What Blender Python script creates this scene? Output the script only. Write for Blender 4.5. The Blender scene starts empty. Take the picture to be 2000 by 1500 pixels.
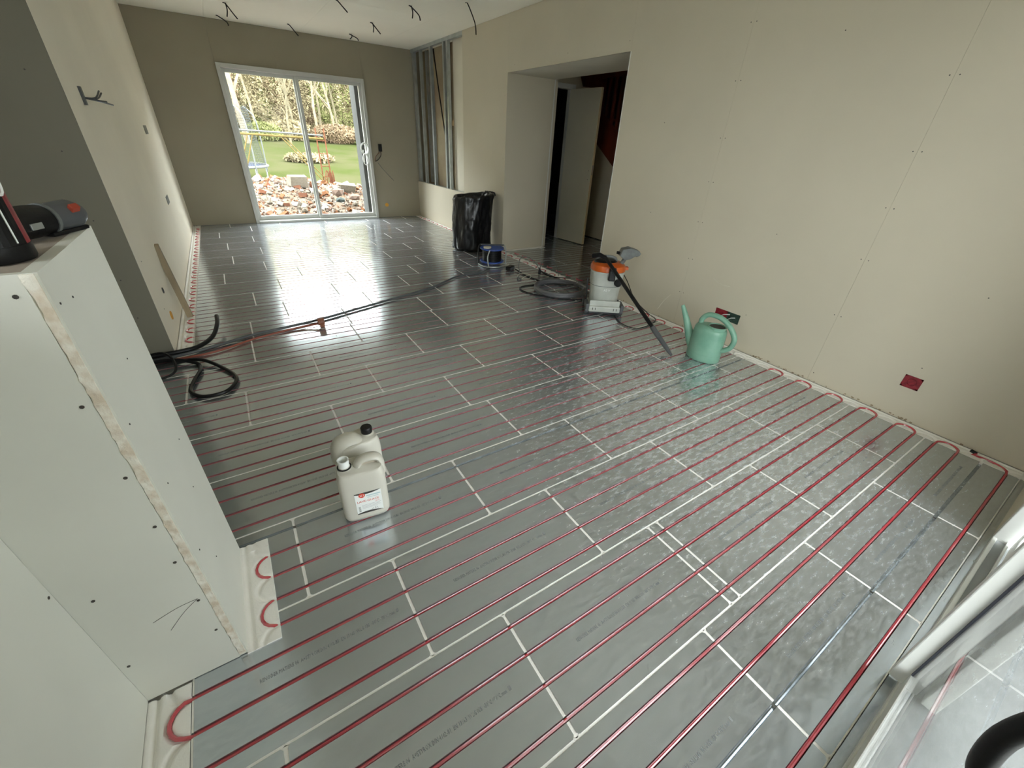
import bpy, bmesh, math, random
from mathutils import Vector, Matrix, noise
S = bpy.context.scene
COL = S.collection
PI = math.pi

# ------------------------------------------------------------------ camera, world, lights, exposure
CAM = (-0.37245, -0.25518, 1.407785)
ROT = ((0.84297, -0.535998, 0.045846), (-0.242644, -0.4549, -0.856849), (0.480124, 0.711177, -0.513526))
cd = bpy.data.cameras.new('camera'); cam = bpy.data.objects.new('camera', cd); COL.objects.link(cam)
rx, dn, fw = [Vector(r) for r in ROT]
M = Matrix.Identity(4)
for i in range(3):
    M[i][0] = rx[i]; M[i][1] = -dn[i]; M[i][2] = -fw[i]; M[i][3] = CAM[i]
cam.matrix_world = M
cd.sensor_fit = 'HORIZONTAL'; cd.sensor_width = 36.0; cd.lens = 791.87 / 2000 * 36.0
cd.clip_start = 0.02; cd.clip_end = 400
S.camera = cam

w = bpy.data.worlds.new('overcast_sky'); S.world = w; w.use_nodes = True
bg = w.node_tree.nodes['Background']
bg.inputs[0].default_value = (0.93, 0.98, 1.0, 1); bg.inputs[1].default_value = 3.6

sl = bpy.data.lights.new('sun', 'SUN'); sl.energy = 1.2; sl.angle = math.radians(6); sl.color = (1, 0.94, 0.82)
so = bpy.data.objects.new('sun', sl); COL.objects.link(so)
so.rotation_euler = Vector((-0.75, -0.06, -0.66)).to_track_quat('-Z', 'Y').to_euler()

def portal(name, loc, rot, sx, sy):
    l = bpy.data.lights.new(name, 'AREA'); l.shape = 'RECTANGLE'; l.size = sx; l.size_y = sy; l.energy = 1
    l.cycles.is_portal = True
    o = bpy.data.objects.new(name, l); COL.objects.link(o); o.location = loc; o.rotation_euler = rot
portal('window_portal_far', (0.98, 8.42, 1.09), (math.radians(-90), 0, 0), 2.1, 2.2)
portal('window_portal_near', (1.09, -1.07, 1.09), (math.radians(90), 0, 0), 2.1, 2.2)

vs = S.view_settings
vs.view_transform = 'Standard'; vs.look = 'None'; vs.gamma = 1.0; vs.use_curve_mapping = False
vs.exposure = 2.5
cy = S.cycles
cy.max_bounces = 12; cy.diffuse_bounces = 8; cy.glossy_bounces = 6; cy.transparent_max_bounces = 12
cy.caustics_reflective = True; cy.caustics_refractive = False
cy.sample_clamp_indirect = 6.0
cy.use_denoising = True
try: cy.denoiser = 'OPENIMAGEDENOISE'
except Exception: pass

# ------------------------------------------------------------------ materials
def mat(name, color, rough=0.6, metal=0.0, spec=0.5, var=0.0, scale=5.0, bump=0.0, bscale=None, color2=None, rvar=0.0,
        detail=4.0, alpha=None, sss=0.0, transmission=0.0, stretch=None, emis=None):
    m = bpy.data.materials.new(name); m.use_nodes = True
    nt = m.node_tree; p = nt.nodes['Principled BSDF']
    p.inputs['Base Color'].default_value = (*color, 1)
    p.inputs['Roughness'].default_value = rough; p.inputs['Metallic'].default_value = metal
    p.inputs['Specular IOR Level'].default_value = spec
    if transmission: p.inputs['Transmission Weight'].default_value = transmission
    if sss:
        p.inputs['Subsurface Weight'].default_value = sss; p.inputs['Subsurface Radius'].default_value = (.02, .02, .02)
    co = nt.nodes.new('ShaderNodeTexCoord'); src = co.outputs['Object']
    if stretch:
        mp = nt.nodes.new('ShaderNodeMapping'); mp.inputs['Scale'].default_value = stretch
        nt.links.new(src, mp.inputs[0]); src = mp.outputs[0]
    if var or color2:
        n = nt.nodes.new('ShaderNodeTexNoise'); n.inputs['Scale'].default_value = scale; n.inputs['Detail'].default_value = detail
        nt.links.new(src, n.inputs['Vector'])
        cr = nt.nodes.new('ShaderNodeValToRGB')
        c2 = color2 or tuple(max(0, c * (1 - var)) for c in color)
        cr.color_ramp.elements[0].position = 0.38; cr.color_ramp.elements[0].color = (*c2, 1)
        cr.color_ramp.elements[1].position = 0.62; cr.color_ramp.elements[1].color = (*color, 1)
        nt.links.new(n.outputs['Fac'], cr.inputs[0]); nt.links.new(cr.outputs[0], p.inputs['Base Color'])
        if rvar:
            mr = nt.nodes.new('ShaderNodeMapRange'); mr.inputs['To Min'].default_value = rough - rvar; mr.inputs['To Max'].default_value = rough + rvar
            mr.inputs['From Min'].default_value = .3; mr.inputs['From Max'].default_value = .7
            nt.links.new(n.outputs['Fac'], mr.inputs[0]); nt.links.new(mr.outputs[0], p.inputs['Roughness'])
    if bump:
        b = nt.nodes.new('ShaderNodeBump'); b.inputs['Strength'].default_value = bump; b.inputs['Distance'].default_value = 0.01
        n2 = nt.nodes.new('ShaderNodeTexNoise'); n2.inputs['Scale'].default_value = bscale or scale * 4; n2.inputs['Detail'].default_value = 5
        nt.links.new(src, n2.inputs['Vector']); nt.links.new(n2.outputs['Fac'], b.inputs['Height']); nt.links.new(b.outputs[0], p.inputs['Normal'])
    return m

def glass_mat(name, tint=(0.97, 0.99, 0.97), ior=1.5):
    m = bpy.data.materials.new(name); m.use_nodes = True; nt = m.node_tree; nt.nodes.clear()
    out = nt.nodes.new('ShaderNodeOutputMaterial'); mix = nt.nodes.new('ShaderNodeMixShader')
    tr = nt.nodes.new('ShaderNodeBsdfTransparent'); tr.inputs[0].default_value = (*tint, 1)
    gl = nt.nodes.new('ShaderNodeBsdfGlossy'); gl.inputs['Roughness'].default_value = 0.0
    fr = nt.nodes.new('ShaderNodeFresnel'); ge = nt.nodes.new('ShaderNodeNewGeometry'); mr = nt.nodes.new('ShaderNodeMapRange')
    mr.inputs['To Min'].default_value = ior; mr.inputs['To Max'].default_value = 1 / ior      # same reflectance from both faces of the thin pane
    nt.links.new(ge.outputs['Backfacing'], mr.inputs[0]); nt.links.new(mr.outputs[0], fr.inputs[0])
    nt.links.new(fr.outputs[0], mix.inputs[0]); nt.links.new(tr.outputs[0], mix.inputs[1]); nt.links.new(gl.outputs[0], mix.inputs[2])
    nt.links.new(mix.outputs[0], out.inputs[0]); return m

def alu_mat():
    m = bpy.data.materials.new('aluminium_sheet'); m.use_nodes = True; nt = m.node_tree; p = nt.nodes['Principled BSDF']
    L = nt.links.new
    co = nt.nodes.new('ShaderNodeTexCoord')
    # dusty smears over the sheet, in room coordinates, drawn out along the panels
    geo = nt.nodes.new('ShaderNodeNewGeometry')
    mp = nt.nodes.new('ShaderNodeMapping'); mp.inputs['Scale'].default_value = (.6, 1.9, 1.0); mp.inputs['Rotation'].default_value = (0, 0, .6)
    L(geo.outputs['Position'], mp.inputs[0])
    big = nt.nodes.new('ShaderNodeTexNoise'); big.inputs['Scale'].default_value = 1.1; big.inputs['Detail'].default_value = 3
    L(geo.outputs['Position'], big.inputs['Vector'])
    fine = nt.nodes.new('ShaderNodeTexNoise'); fine.inputs['Scale'].default_value = 30; fine.inputs['Detail'].default_value = 7; fine.inputs['Roughness'].default_value = .72
    L(mp.outputs[0], fine.inputs['Vector'])
    r1 = nt.nodes.new('ShaderNodeMapRange'); r1.inputs['From Min'].default_value = .42; r1.inputs['From Max'].default_value = .66; L(big.outputs['Fac'], r1.inputs[0])
    r2 = nt.nodes.new('ShaderNodeMapRange'); r2.inputs['From Min'].default_value = .42; r2.inputs['From Max'].default_value = .74; L(fine.outputs['Fac'], r2.inputs[0])
    # most of the dust lies right of the middle, where people have walked
    vd = nt.nodes.new('ShaderNodeVectorMath'); vd.operation = 'DISTANCE'; vd.inputs[1].default_value = (1.75, .85, 0)
    L(geo.outputs['Position'], vd.inputs[0])
    zr = nt.nodes.new('ShaderNodeMapRange'); zr.inputs['From Min'].default_value = 2.2; zr.inputs['From Max'].default_value = .5; zr.inputs['To Min'].default_value = 0; zr.inputs['To Max'].default_value = 1.25
    L(vd.outputs['Value'], zr.inputs[0])
    mxx = nt.nodes.new('ShaderNodeMath'); mxx.operation = 'MAXIMUM'; L(zr.outputs[0], mxx.inputs[0])
    hf = nt.nodes.new('ShaderNodeMath'); hf.operation = 'MULTIPLY'; hf.inputs[1].default_value = .45; L(r1.outputs[0], hf.inputs[0]); L(hf.outputs[0], mxx.inputs[1])
    mu = nt.nodes.new('ShaderNodeMath'); mu.operation = 'MULTIPLY'; mu.use_clamp = True; L(mxx.outputs[0], mu.inputs[0]); L(r2.outputs[0], mu.inputs[1])
    mx = nt.nodes.new('ShaderNodeMix'); mx.data_type = 'RGBA'
    mx.inputs['A'].default_value = (0.52, 0.56, 0.59, 1); mx.inputs['B'].default_value = (0.80, 0.84, 0.88, 1)
    L(mu.outputs[0], mx.inputs['Factor']); L(mx.outputs['Result'], p.inputs['Base Color'])
    ro = nt.nodes.new('ShaderNodeMapRange'); ro.inputs['To Min'].default_value = .17; ro.inputs['To Max'].default_value = .40; L(mu.outputs[0], ro.inputs[0])
    L(ro.outputs[0], p.inputs['Roughness'])
    me = nt.nodes.new('ShaderNodeMapRange'); me.inputs['To Min'].default_value = .82; me.inputs['To Max'].default_value = .62; L(mu.outputs[0], me.inputs[0])
    L(me.outputs[0], p.inputs['Metallic'])
    bp = nt.nodes.new('ShaderNodeBump'); bp.inputs['Strength'].default_value = .05; bp.inputs['Distance'].default_value = .01
    nn = nt.nodes.new('ShaderNodeTexNoise'); nn.inputs['Scale'].default_value = 9; L(geo.outputs['Position'], nn.inputs['Vector'])
    L(nn.outputs['Fac'], bp.inputs['Height']); L(bp.outputs[0], p.inputs['Normal'])
    return m

M_ = {}
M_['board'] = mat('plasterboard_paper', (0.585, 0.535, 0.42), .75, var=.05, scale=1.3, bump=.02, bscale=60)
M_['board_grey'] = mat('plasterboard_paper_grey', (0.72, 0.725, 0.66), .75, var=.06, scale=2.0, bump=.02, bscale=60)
M_['board_left_lit'] = mat('plasterboard_left_lit', (0.86, 0.80, 0.67), .75, var=.05, scale=1.3)  # same board as the right wall, lightened to stand in for light
M_['board_back_shaded'] = mat('plasterboard_back_shaded', (0.325, 0.295, 0.22), .75, var=.05, scale=1.3)  # back wall colour darkened to stand in for its backlit shade
M_['board_recess_shaded'] = mat('plasterboard_recess_shaded', (0.175, 0.165, 0.125), .75, var=.06, scale=2.0)  # shade of the recess end wall painted in as a dark board colour
M_['ceil'] = mat('ceiling_board_paper', (0.88, 0.85, 0.73), .8, var=.04, scale=1.0)
M_['gypsum'] = mat('gypsum_core', (0.84, 0.81, 0.72), .9, color2=(0.66, 0.57, 0.45), scale=30, bump=.6, bscale=70)
M_['pier_top'] = mat('dusty_brown_board', (0.40, 0.345, 0.29), .85, var=.2, scale=20)
M_['white_board'] = mat('white_board', (0.70, 0.66, 0.55), .7, var=.06, scale=3)
M_['masonry'] = mat('masonry', (0.40, 0.38, 0.33), .9, var=.2, scale=4)
M_['beige_back'] = mat('lining_board_back', (0.38, 0.32, 0.20), .85, color2=(0.27, 0.20, 0.13), scale=1.6)
M_['eps'] = mat('white_polystyrene', (0.92, 0.90, 0.86), .7, var=.04, scale=12, bump=.12, bscale=150)
M_['alu'] = alu_mat()
M_['pipe'] = mat('red_pipe', (0.52, 0.025, 0.05), .3, spec=.5)
p_ = M_['pipe'].node_tree.nodes['Principled BSDF']; p_.inputs['Coat Weight'].default_value = 1; p_.inputs['Coat Roughness'].default_value = .18; p_.inputs['Coat IOR'].default_value = 2.0
M_['pvc'] = mat('white_pvc', (0.72, 0.73, 0.70), .28, var=.03, scale=4)
M_['pvc_grey'] = mat('grey_white_frame', (0.55, 0.56, 0.53), .35, var=.04, scale=4)
M_['gasket'] = mat('black_gasket', (0.02, 0.022, 0.03), .5)
M_['glass'] = glass_mat('window_glass', (0.66, 0.665, 0.66))  # tint added to dim the daylight coming through the near door
M_['solar_glass'] = glass_mat('coated_window_glass', (0.95, 0.96, 0.95), 1.12)
M_['steel'] = mat('galvanised_stud', (0.50, 0.54, 0.54), .38, metal=.75, var=.15, scale=10)
M_['screw'] = mat('dark_screw', (0.05, 0.045, 0.04), .6)
M_['ink'] = mat('print_ink', (0.22, 0.235, 0.24), .6)
M_['black_bag'] = mat('black_bin_film', (0.006, 0.006, 0.007), .30, spec=.45, bump=.5, bscale=14)
M_['black'] = mat('black_plastic', (0.0060, 0.0060, 0.0065), .42, spec=.3, bump=.05, bscale=80)
M_['dark_grey'] = mat('dark_grey_plastic', (0.075, 0.08, 0.085), .5, var=.2, scale=9)
M_['corr'] = mat('grey_hose', (0.10, 0.10, 0.105), .45)
M_['grey_tool'] = mat('grey_plastic', (0.1360, 0.1480, 0.1440), .5, var=.3, scale=16)
M_['vac_body'] = mat('pale_grey_plastic', (0.4760, 0.4930, 0.4505), .42, color2=(0.4080, 0.4250, 0.3825), scale=7)
M_['orange'] = mat('orange_plastic', (0.5184, 0.0936, 0.0086), .38, var=.15, scale=8)
M_['green_can'] = mat('green_plastic', (0.1505, 0.3168, 0.2297), .36, color2=(0.1980, 0.3722, 0.2772), scale=9, bump=.04, bscale=40, sss=.05)
M_['jerry'] = mat('translucent_hdpe', (0.60, 0.58, 0.51), .38, var=.08, scale=6, sss=.2)
M_['jerry_dark'] = mat('brownish_hdpe', (0.42, 0.37, 0.29), .5)  # darker brownish plastic for the web below the grip
M_['label'] = mat('white_paper_label', (0.82, 0.84, 0.82), .5)
M_['label_black'] = mat('label_black', (0.05, 0.045, 0.04), .5)
M_['label_red'] = mat('label_red', (0.65, 0.06, 0.03), .5)
M_['rust_spot'] = mat('red_orange_spot', (0.32, 0.045, 0.02), .6)
M_['label_blue'] = mat('label_pale_blue', (0.45, 0.60, 0.63), .5)
M_['label_grey'] = mat('label_grey', (0.5, 0.5, 0.5), .5)
M_['blue'] = mat('blue_plastic', (0.035, 0.08, 0.33), .4)
M_['cream_cable'] = mat('pale_cable', (0.50, 0.47, 0.36), .5)
M_['red_box'] = mat('red_plastic', (0.26, 0.012, 0.022), .5, var=.35, scale=60)
M_['green_box'] = mat('dark_green_plastic', (0.035, 0.07, 0.05), .5, var=.3, scale=60)
M_['red_cable'] = mat('rust_red_sheath', (0.24, 0.055, 0.03), .5)
M_['copper'] = mat('terracotta_cap', (0.26, 0.09, 0.045), .5, var=.3, scale=60)
M_['wood'] = mat('raw_pine', (0.48, 0.35, 0.19), .6, var=.25, scale=8, stretch=(1, 1, .15))
M_['wood_edge'] = mat('pale_door_edge', (0.92, 0.76, 0.48), .5, var=.15, scale=10, stretch=(1, 1, .1))
M_['plank'] = mat('grey_brown_plank', (0.38, 0.30, 0.19), .7, var=.35, scale=9, stretch=(1, 1, .1))
M_['door'] = mat('unpainted_door', (0.56, 0.53, 0.41), .6, var=.05, scale=2)
M_['redwood'] = mat('red_brown_stain', (0.17, 0.032, 0.012), .4, var=.45, scale=5, stretch=(1, 1, .2))
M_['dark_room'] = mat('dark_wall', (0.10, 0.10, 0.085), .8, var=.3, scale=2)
M_['orange_dot'] = mat('orange_foam', (0.62, 0.30, 0.03), .6)
M_['bark'] = mat('pale_bark', (0.1320, 0.1144, 0.0748), .8, var=.35, scale=3)
M_['bark2'] = mat('brown_bark', (0.20, 0.16, 0.11), .8, var=.35, scale=3)
M_['leaf1'] = mat('yellow_green_leaves', (0.1728, 0.1800, 0.0720), .7, var=.4, scale=.8)
M_['leaf2'] = mat('russet_leaves', (0.205, 0.150, 0.095), .7, var=.4, scale=.8)
M_['leaf3'] = mat('straw_twigs', (0.2340, 0.1950, 0.1170), .7, var=.4, scale=.8)
M_['lawn'] = mat('lawn_grass', (0.0288, 0.0353, 0.0115), .9, color2=(0.0404, 0.0404, 0.0200), scale=.5, detail=7, bump=.5, bscale=9)
M_['soil'] = mat('rubble_soil', (0.1053, 0.0746, 0.0527), .95, color2=(0.1317, 0.1097, 0.0878), scale=3.0, detail=8, bump=.8, bscale=12)
M_['paving'] = mat('pale_paving', (0.42, 0.42, 0.40), .85, var=.15, scale=6, detail=8)
M_['hill'] = mat('wooded_slope', (0.1344, 0.1152, 0.0640), .95, color2=(0.0832, 0.0704, 0.0422), scale=.9, detail=10)
M_['stone1'] = mat('pale_limestone', (0.1604, 0.1392, 0.1098), .9, var=.25, scale=9, bump=.4, bscale=20)
M_['stone2'] = mat('pinkish_render', (0.1519, 0.1098, 0.0886), .9, var=.25, scale=9, bump=.4, bscale=20)
M_['stone3'] = mat('broken_brick', (0.150, 0.068, 0.042), .9, var=.35, scale=12, bump=.3, bscale=20)
M_['stone4'] = mat('blue_grey_stone', (0.0650, 0.0775, 0.0750), .85, var=.3, scale=12, bump=.4, bscale=20)
M_['tile_brk'] = mat('orange_tile', (0.1519, 0.0717, 0.0380), .85, var=.3, scale=12)
M_['rust'] = mat('rusty_steel', (0.1400, 0.0600, 0.0350), .7, var=.3, scale=14)
M_['yellow'] = mat('yellow_steel', (0.1375, 0.1050, 0.0400), .6, var=.2, scale=14)
M_['pole'] = mat('pale_pole', (0.11, 0.115, 0.11), .6)
M_['plaster_out'] = mat('white_plaster_rubble', (0.2869, 0.2616, 0.2279), .9, var=.2, scale=8)
M_['net'] = mat('grey_net', (0.0400, 0.0440, 0.0420), .8)
M_['tramp'] = mat('trampoline_mat', (0.0400, 0.0450, 0.0600), .6)
M_['render_pale'] = mat('pale_stone_sill', (0.36, 0.375, 0.375), .8, var=.12, scale=8)
M_['render_white'] = mat('white_render', (0.0900, 0.0920, 0.0880), .8, var=.06, scale=3)

for k_ in ('lawn', 'soil', 'hill', 'bark', 'bark2', 'leaf1', 'leaf2', 'leaf3', 'stone1', 'stone2', 'stone3', 'stone4', 'tile_brk', 'plaster_out', 'yellow', 'rust', 'net', 'tramp', 'pole', 'render_white', 'paving'):
    M_[k_].node_tree.nodes['Principled BSDF'].inputs['Specular IOR Level'].default_value = 0.0
# ------------------------------------------------------------------ helpers
def link(name, me, m=None, parent=None, kind=None):
    o = bpy.data.objects.new(name, me); COL.objects.link(o)
    if m is not None and me is not None:
        ms = m if isinstance(m, (list, tuple)) else [m]
        if len(me.materials): me.materials.clear()
        for x in ms: me.materials.append(x)
    if parent: o.parent = parent
    if kind: o['kind'] = kind
    return o
def tag(o, label, cat, group=None):
    o['label'] = label; o['category'] = cat
    if group: o['group'] = group
    return o
def thing(name, label, cat, loc=(0, 0, 0), rz=0.0, group=None):
    o = bpy.data.objects.new(name, None); COL.objects.link(o); o.location = loc; o.rotation_euler = (0, 0, rz)
    o.empty_display_size = .1
    return tag(o, label, cat, group)
def struct(name, label=None, cat=None):
    o = bpy.data.objects.new(name, None); COL.objects.link(o); o['kind'] = 'structure'; o.empty_display_size = .1
    if label: o['label'] = label
    if cat: o['category'] = cat
    return o

class MB:
    def __init__(s): s.v = []; s.f = []; s.mi = []; s.cur = 0
    def add(s, vs, fs, mi=None):
        b = len(s.v); s.v += [tuple(x) for x in vs]; s.f += [tuple(i + b for i in f) for f in fs]
        s.mi += [s.cur if mi is None else mi] * len(fs); return s
    def box(s, x0, x1, y0, y1, z0, z1, mi=None):
        vs = [(x0, y0, z0), (x1, y0, z0), (x1, y1, z0), (x0, y1, z0), (x0, y0, z1), (x1, y0, z1), (x1, y1, z1), (x0, y1, z1)]
        return s.add(vs, [(0, 3, 2, 1), (4, 5, 6, 7), (0, 1, 5, 4), (1, 2, 6, 5), (2, 3, 7, 6), (3, 0, 4, 7)], mi)
    def obox(s, c, ax, ay, az, mi=None):
        c, ax, ay, az = map(Vector, (c, ax, ay, az)); vs = []
        for z in (-1, 1):
            for x, y in ((-1, -1), (1, -1), (1, 1), (-1, 1)): vs.append(c + ax * x + ay * y + az * z)
        return s.add(vs, [(0, 3, 2, 1), (4, 5, 6, 7), (0, 1, 5, 4), (1, 2, 6, 5), (2, 3, 7, 6), (3, 0, 4, 7)], mi)
    def lathe(s, prof, n=24, sx=1.0, sy=1.0, cx=0, cy=0, cap=True, power=2.0, mi=None):
        vs = []
        for r, z in prof:
            for k in range(n):
                a = 2 * PI * k / n; c, q = math.cos(a), math.sin(a)
                e = 2.0 / power
                vs.append((cx + r * sx * math.copysign(abs(c) ** e, c), cy + r * sy * math.copysign(abs(q) ** e, q), z))
        fs = []
        for i in range(len(prof) - 1):
            for k in range(n):
                a = i * n + k; b = i * n + (k + 1) % n; fs.append((a, b, b + n, a + n))
        if cap:
            fs.append(tuple(range(n - 1, -1, -1))); fs.append(tuple((len(prof) - 1) * n + k for k in range(n)))
        return s.add(vs, fs, mi)
    def tube(s, pts, r, n=8, closed=False, mi=None, cap=True):
        pts = [Vector(p) for p in pts]; m = len(pts)
        rr = r if isinstance(r, (list, tuple)) else [r] * m
        vs = []; prev = None
        for i, p in enumerate(pts):
            if closed: t = pts[(i + 1) % m] - pts[i - 1]
            else: t = pts[min(i + 1, m - 1)] - pts[max(i - 1, 0)]
            if t.length < 1e-9: t = Vector((0, 0, 1))
            t.normalize()
            if prev is None:
                u = Vector((0, 0, 1)) if abs(t.z) < .9 else Vector((1, 0, 0))
                u = (u - t * u.dot(t)).normalized()
            else:
                u = (prev - t * prev.dot(t))
                u = u.normalized() if u.length > 1e-6 else prev
            prev = u; v = t.cross(u)
            for k in range(n):
                a = 2 * PI * k / n; vs.append(p + (u * math.cos(a) + v * math.sin(a)) * rr[i])
        fs = []
        for i in range(m if closed else m - 1):
            j = (i + 1) % m
            for k in range(n): fs.append((i * n + k, i * n + (k + 1) % n, j * n + (k + 1) % n, j * n + k))
        if cap and not closed: fs.append(tuple(range(n - 1, -1, -1))); fs.append(tuple((m - 1) * n + k for k in range(n)))
        return s.add(vs, fs, mi)
    def mesh(s, name, smooth=False, bevel=0.0, seg=2, angle=None):
        me = bpy.data.meshes.new(name); me.from_pydata(s.v, [], s.f)
        bm = bmesh.new(); bm.from_mesh(me)
        bmesh.ops.recalc_face_normals(bm, faces=bm.faces)
        bm.faces.ensure_lookup_table()
        if any(s.mi) and not bevel:
            for f, k in zip(bm.faces, s.mi): f.material_index = k
        if bevel: bmesh.ops.bevel(bm, geom=[e for e in bm.edges], offset=bevel, segments=seg, affect='EDGES', profile=.5)
        bm.to_mesh(me); bm.free()
        if smooth:
            for p in me.polygons: p.use_smooth = True
            try: me.set_sharp_from_angle(angle=math.radians(angle or 40))
            except Exception: pass
        return me
    def build(s, name, m, parent=None, smooth=False, bevel=0.0, kind=None, seg=2, angle=None):
        return link(name, s.mesh(name, smooth, bevel, seg, angle), m, parent, kind)

def spline(pts, k=8, closed=False):
    P = [Vector(p) for p in pts]; out = []; n = len(P)
    rng = range(n) if closed else range(n - 1)
    for i in rng:
        if closed: a, b, c, d = P[i - 1], P[i], P[(i + 1) % n], P[(i + 2) % n]
        else: a, b, c, d = P[max(i - 1, 0)], P[i], P[i + 1], P[min(i + 2, n - 1)]
        for j in range(k):
            t = j / k
            out.append(0.5 * ((2 * b) + (c - a) * t + (2 * a - 5 * b + 4 * c - d) * t * t + (3 * b - a - 3 * c + d) * t ** 3))
    if not closed: out.append(P[-1])
    return out
def box(name, x0, x1, y0, y1, z0, z1, m, parent=None, bevel=0.0, kind=None):
    return MB().box(x0, x1, y0, y1, z0, z1).build(name, m, parent, bevel=bevel, kind=kind)
def setm(me, m):
    me.materials.clear(); me.materials.append(m)
def text_mesh(body, size, name, m, extrude=0.0, res=2, align='LEFT'):
    c = bpy.data.curves.new(name, 'FONT'); c.body = body; c.size = size; c.extrude = extrude; c.resolution_u = res; c.align_x = align
    o = bpy.data.objects.new(name, c); COL.objects.link(o)
    bpy.context.view_layer.update()
    dg = bpy.context.evaluated_depsgraph_get()
    me = bpy.data.meshes.new_from_object(o.evaluated_get(dg)); bpy.data.objects.remove(o); bpy.data.curves.remove(c)
    me.name = name; setm(me, m); return me

# ------------------------------------------------------------------ dimensions
XR, XL, YB, H = 2.90, -0.95, 8.30, 2.68
YN = -0.425            # plane of the near glazed door
OY0, OY1, OZ = 3.02, 5.05, 2.125      # opening to the hall
RL = -2.70             # far side of the recess on the left
HX = 4.90              # stair wall in the hall

# ------------------------------------------------------------------ floor
floor = struct('floor')
box('concrete_slab', -2.95, 6.25, -.70, 8.55, -.32, -.051, mat('concrete', (.3, .3, .28), .9), floor)
box('polystyrene_bed', RL, XR + .02, -.425, YB, -.05, -.0175, M_['eps'], floor)
box('polystyrene_bed', XR + .02, HX, OY0, YB, -.05, -.0175, M_['eps'], floor)

pcache = {}
def panel_mesh(L, Wd, grooves=(.05, .15, .25, .35)):
    key = (round(L, 3), round(Wd, 3))
    if key in pcache: return pcache[key]
    g = .0038
    prof = [(g, 0.0)]
    for c in grooves:
        if c + .012 > Wd - g: break
        prof += [(c - .0069, 0), (c - .0064, -.008), (c - .0046, -.0122), (c, -.0143), (c + .0046, -.0122), (c + .0064, -.008), (c + .0069, 0)]
    prof.append((Wd - g, 0.0))
    gx = .0052; ch = .007
    xs = [gx, gx + ch, L - gx - ch, L - gx]
    mb = MB(); n = len(prof); vs = []
    for i, x in enumerate(xs):
        for j, (y, z) in enumerate(prof):
            yy = y
            if i in (0, 3):
                if j == 0: yy += ch
                if j == n - 1: yy -= ch
            vs.append((x, yy, z))
    for i, x in enumerate(xs):       # small downturned rim so that the sheet has thickness
        pass
    fs = []
    for i in range(3):
        for j in range(n - 1):
            a = i * n + j; fs.append((a, a + n, a + n + 1, a + 1))
    b = len(vs)
    rim = [0, n, 2 * n, 3 * n] + [3 * n + n - 1, 2 * n + n - 1, n + n - 1, n - 1]
    for k in rim: vs.append((vs[k][0], vs[k][1], -.003))
    rr = len(rim)
    for k in range(rr):
        if k in (3, 7): continue
        a, c2 = rim[k], rim[(k + 1) % rr]; fs.append((a, b + k, b + (k + 1) % rr, c2))
    mb.add(vs, fs)
    mb.add([(0, 0, -.0012), (L, 0, -.0012), (L, Wd, -.0012), (0, Wd, -.0012), (gx + ch, g + .004, -.0012), (L - gx - ch, g + .004, -.0012), (L - gx - ch, Wd - g - .004, -.0012), (gx + ch, Wd - g - .004, -.0012)],
           [(0, 1, 5, 4), (2, 3, 7, 6)], 1)
    lo = g
    for c in list(grooves) + [9]:
        hi = min(c - .0069, Wd - g)
        if hi > lo:
            for xa, xb in ((0, gx + .002), (L - gx - .002, L)): mb.add([(xa, lo, -.0012), (xb, lo, -.0012), (xb, hi, -.0012), (xa, hi, -.0012)], [(0, 1, 2, 3)], 1)
        lo = c + .0069
    me = mb.mesh('floor_panel'); me.materials.append(M_['alu']); me.materials.append(M_['eps']); pcache[key] = me
    return me
txt = text_mesh('RENODER MATIERE 06  A+STYROX DIN 4102-B1  EN 13163  WLG 035  -30°C +70°C max  ■', .0165, 'printed_text', M_['ink'], 0.0, 1)
tw = max(v.co.x for v in txt.vertices); 
for v in txt.vertices: v.co.x *= .42 / tw

# joint positions (world x) of every row of panels
PL = .735
rowj = {-1: .61, 0: .082, 1: -.175, 2: -.47, 3: -.04, 4: -.152, 5: .166, 6: -.135, 7: -.485, 8: .27, 9: -.17, 10: -.39,
        11: -.13, 12: -.61, 13: -.19, 14: -.50, 15: -.16, 16: -.53, 17: -.20, 18: -.61, 19: -.17, 20: -.45}
extra = {0: [.816, .873]}
def lay_row(r, x0, x1, base, text=True, y1=None, joints=None):
    y0 = r * .4; Wd = (y1 - y0) if y1 else .4
    if joints is None:
        k = math.floor((x0 - base) / PL) + 1; joints = []
        while base + k * PL < x1 - .06:
            j = base + k * PL
            if j > x0 + .05: joints.append(j)
            k += 1
    ed = [x0] + joints + [x1]
    for a, b in zip(ed[:-1], ed[1:]):
        o = link('floor_panel', panel_mesh(b - a, Wd), None, floor); o.location = (a, y0, 0)
        if text and b - a > .6 and Wd > .3 and r < 9:
            t = link('printed_text', txt, None, o); t.location = (.165, .193, .0006)
for r in range(-1, 21):
    x0 = -.805 if r < 2 else (RL + .05 if r < 8 else -.85)
    y1 = YB if r == 20 else None
    js = None
    if r == 0: js = [-.597, .082, .816, .873, 1.608, 2.343]
    if r == -1: js = [-.09, .645, 1.345, 2.055]
    lay_row(r, x0, 2.80, rowj[r], y1=y1, joints=js)
for r in range(8, 14):
    lay_row(r, XR + .01, HX, 3.3 + (r * 37 % 10) * .06, text=False)
for r in range(14, 19): lay_row(r, 3.66, HX, 3.9 + (r * 37 % 10) * .05, text=False)
lay_row(7, XR + .01, HX, 3.5, text=False)
box('threshold_strip', -.805, 2.80, -.425, -.4025, -.03, -.001, M_['alu'], floor)

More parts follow.
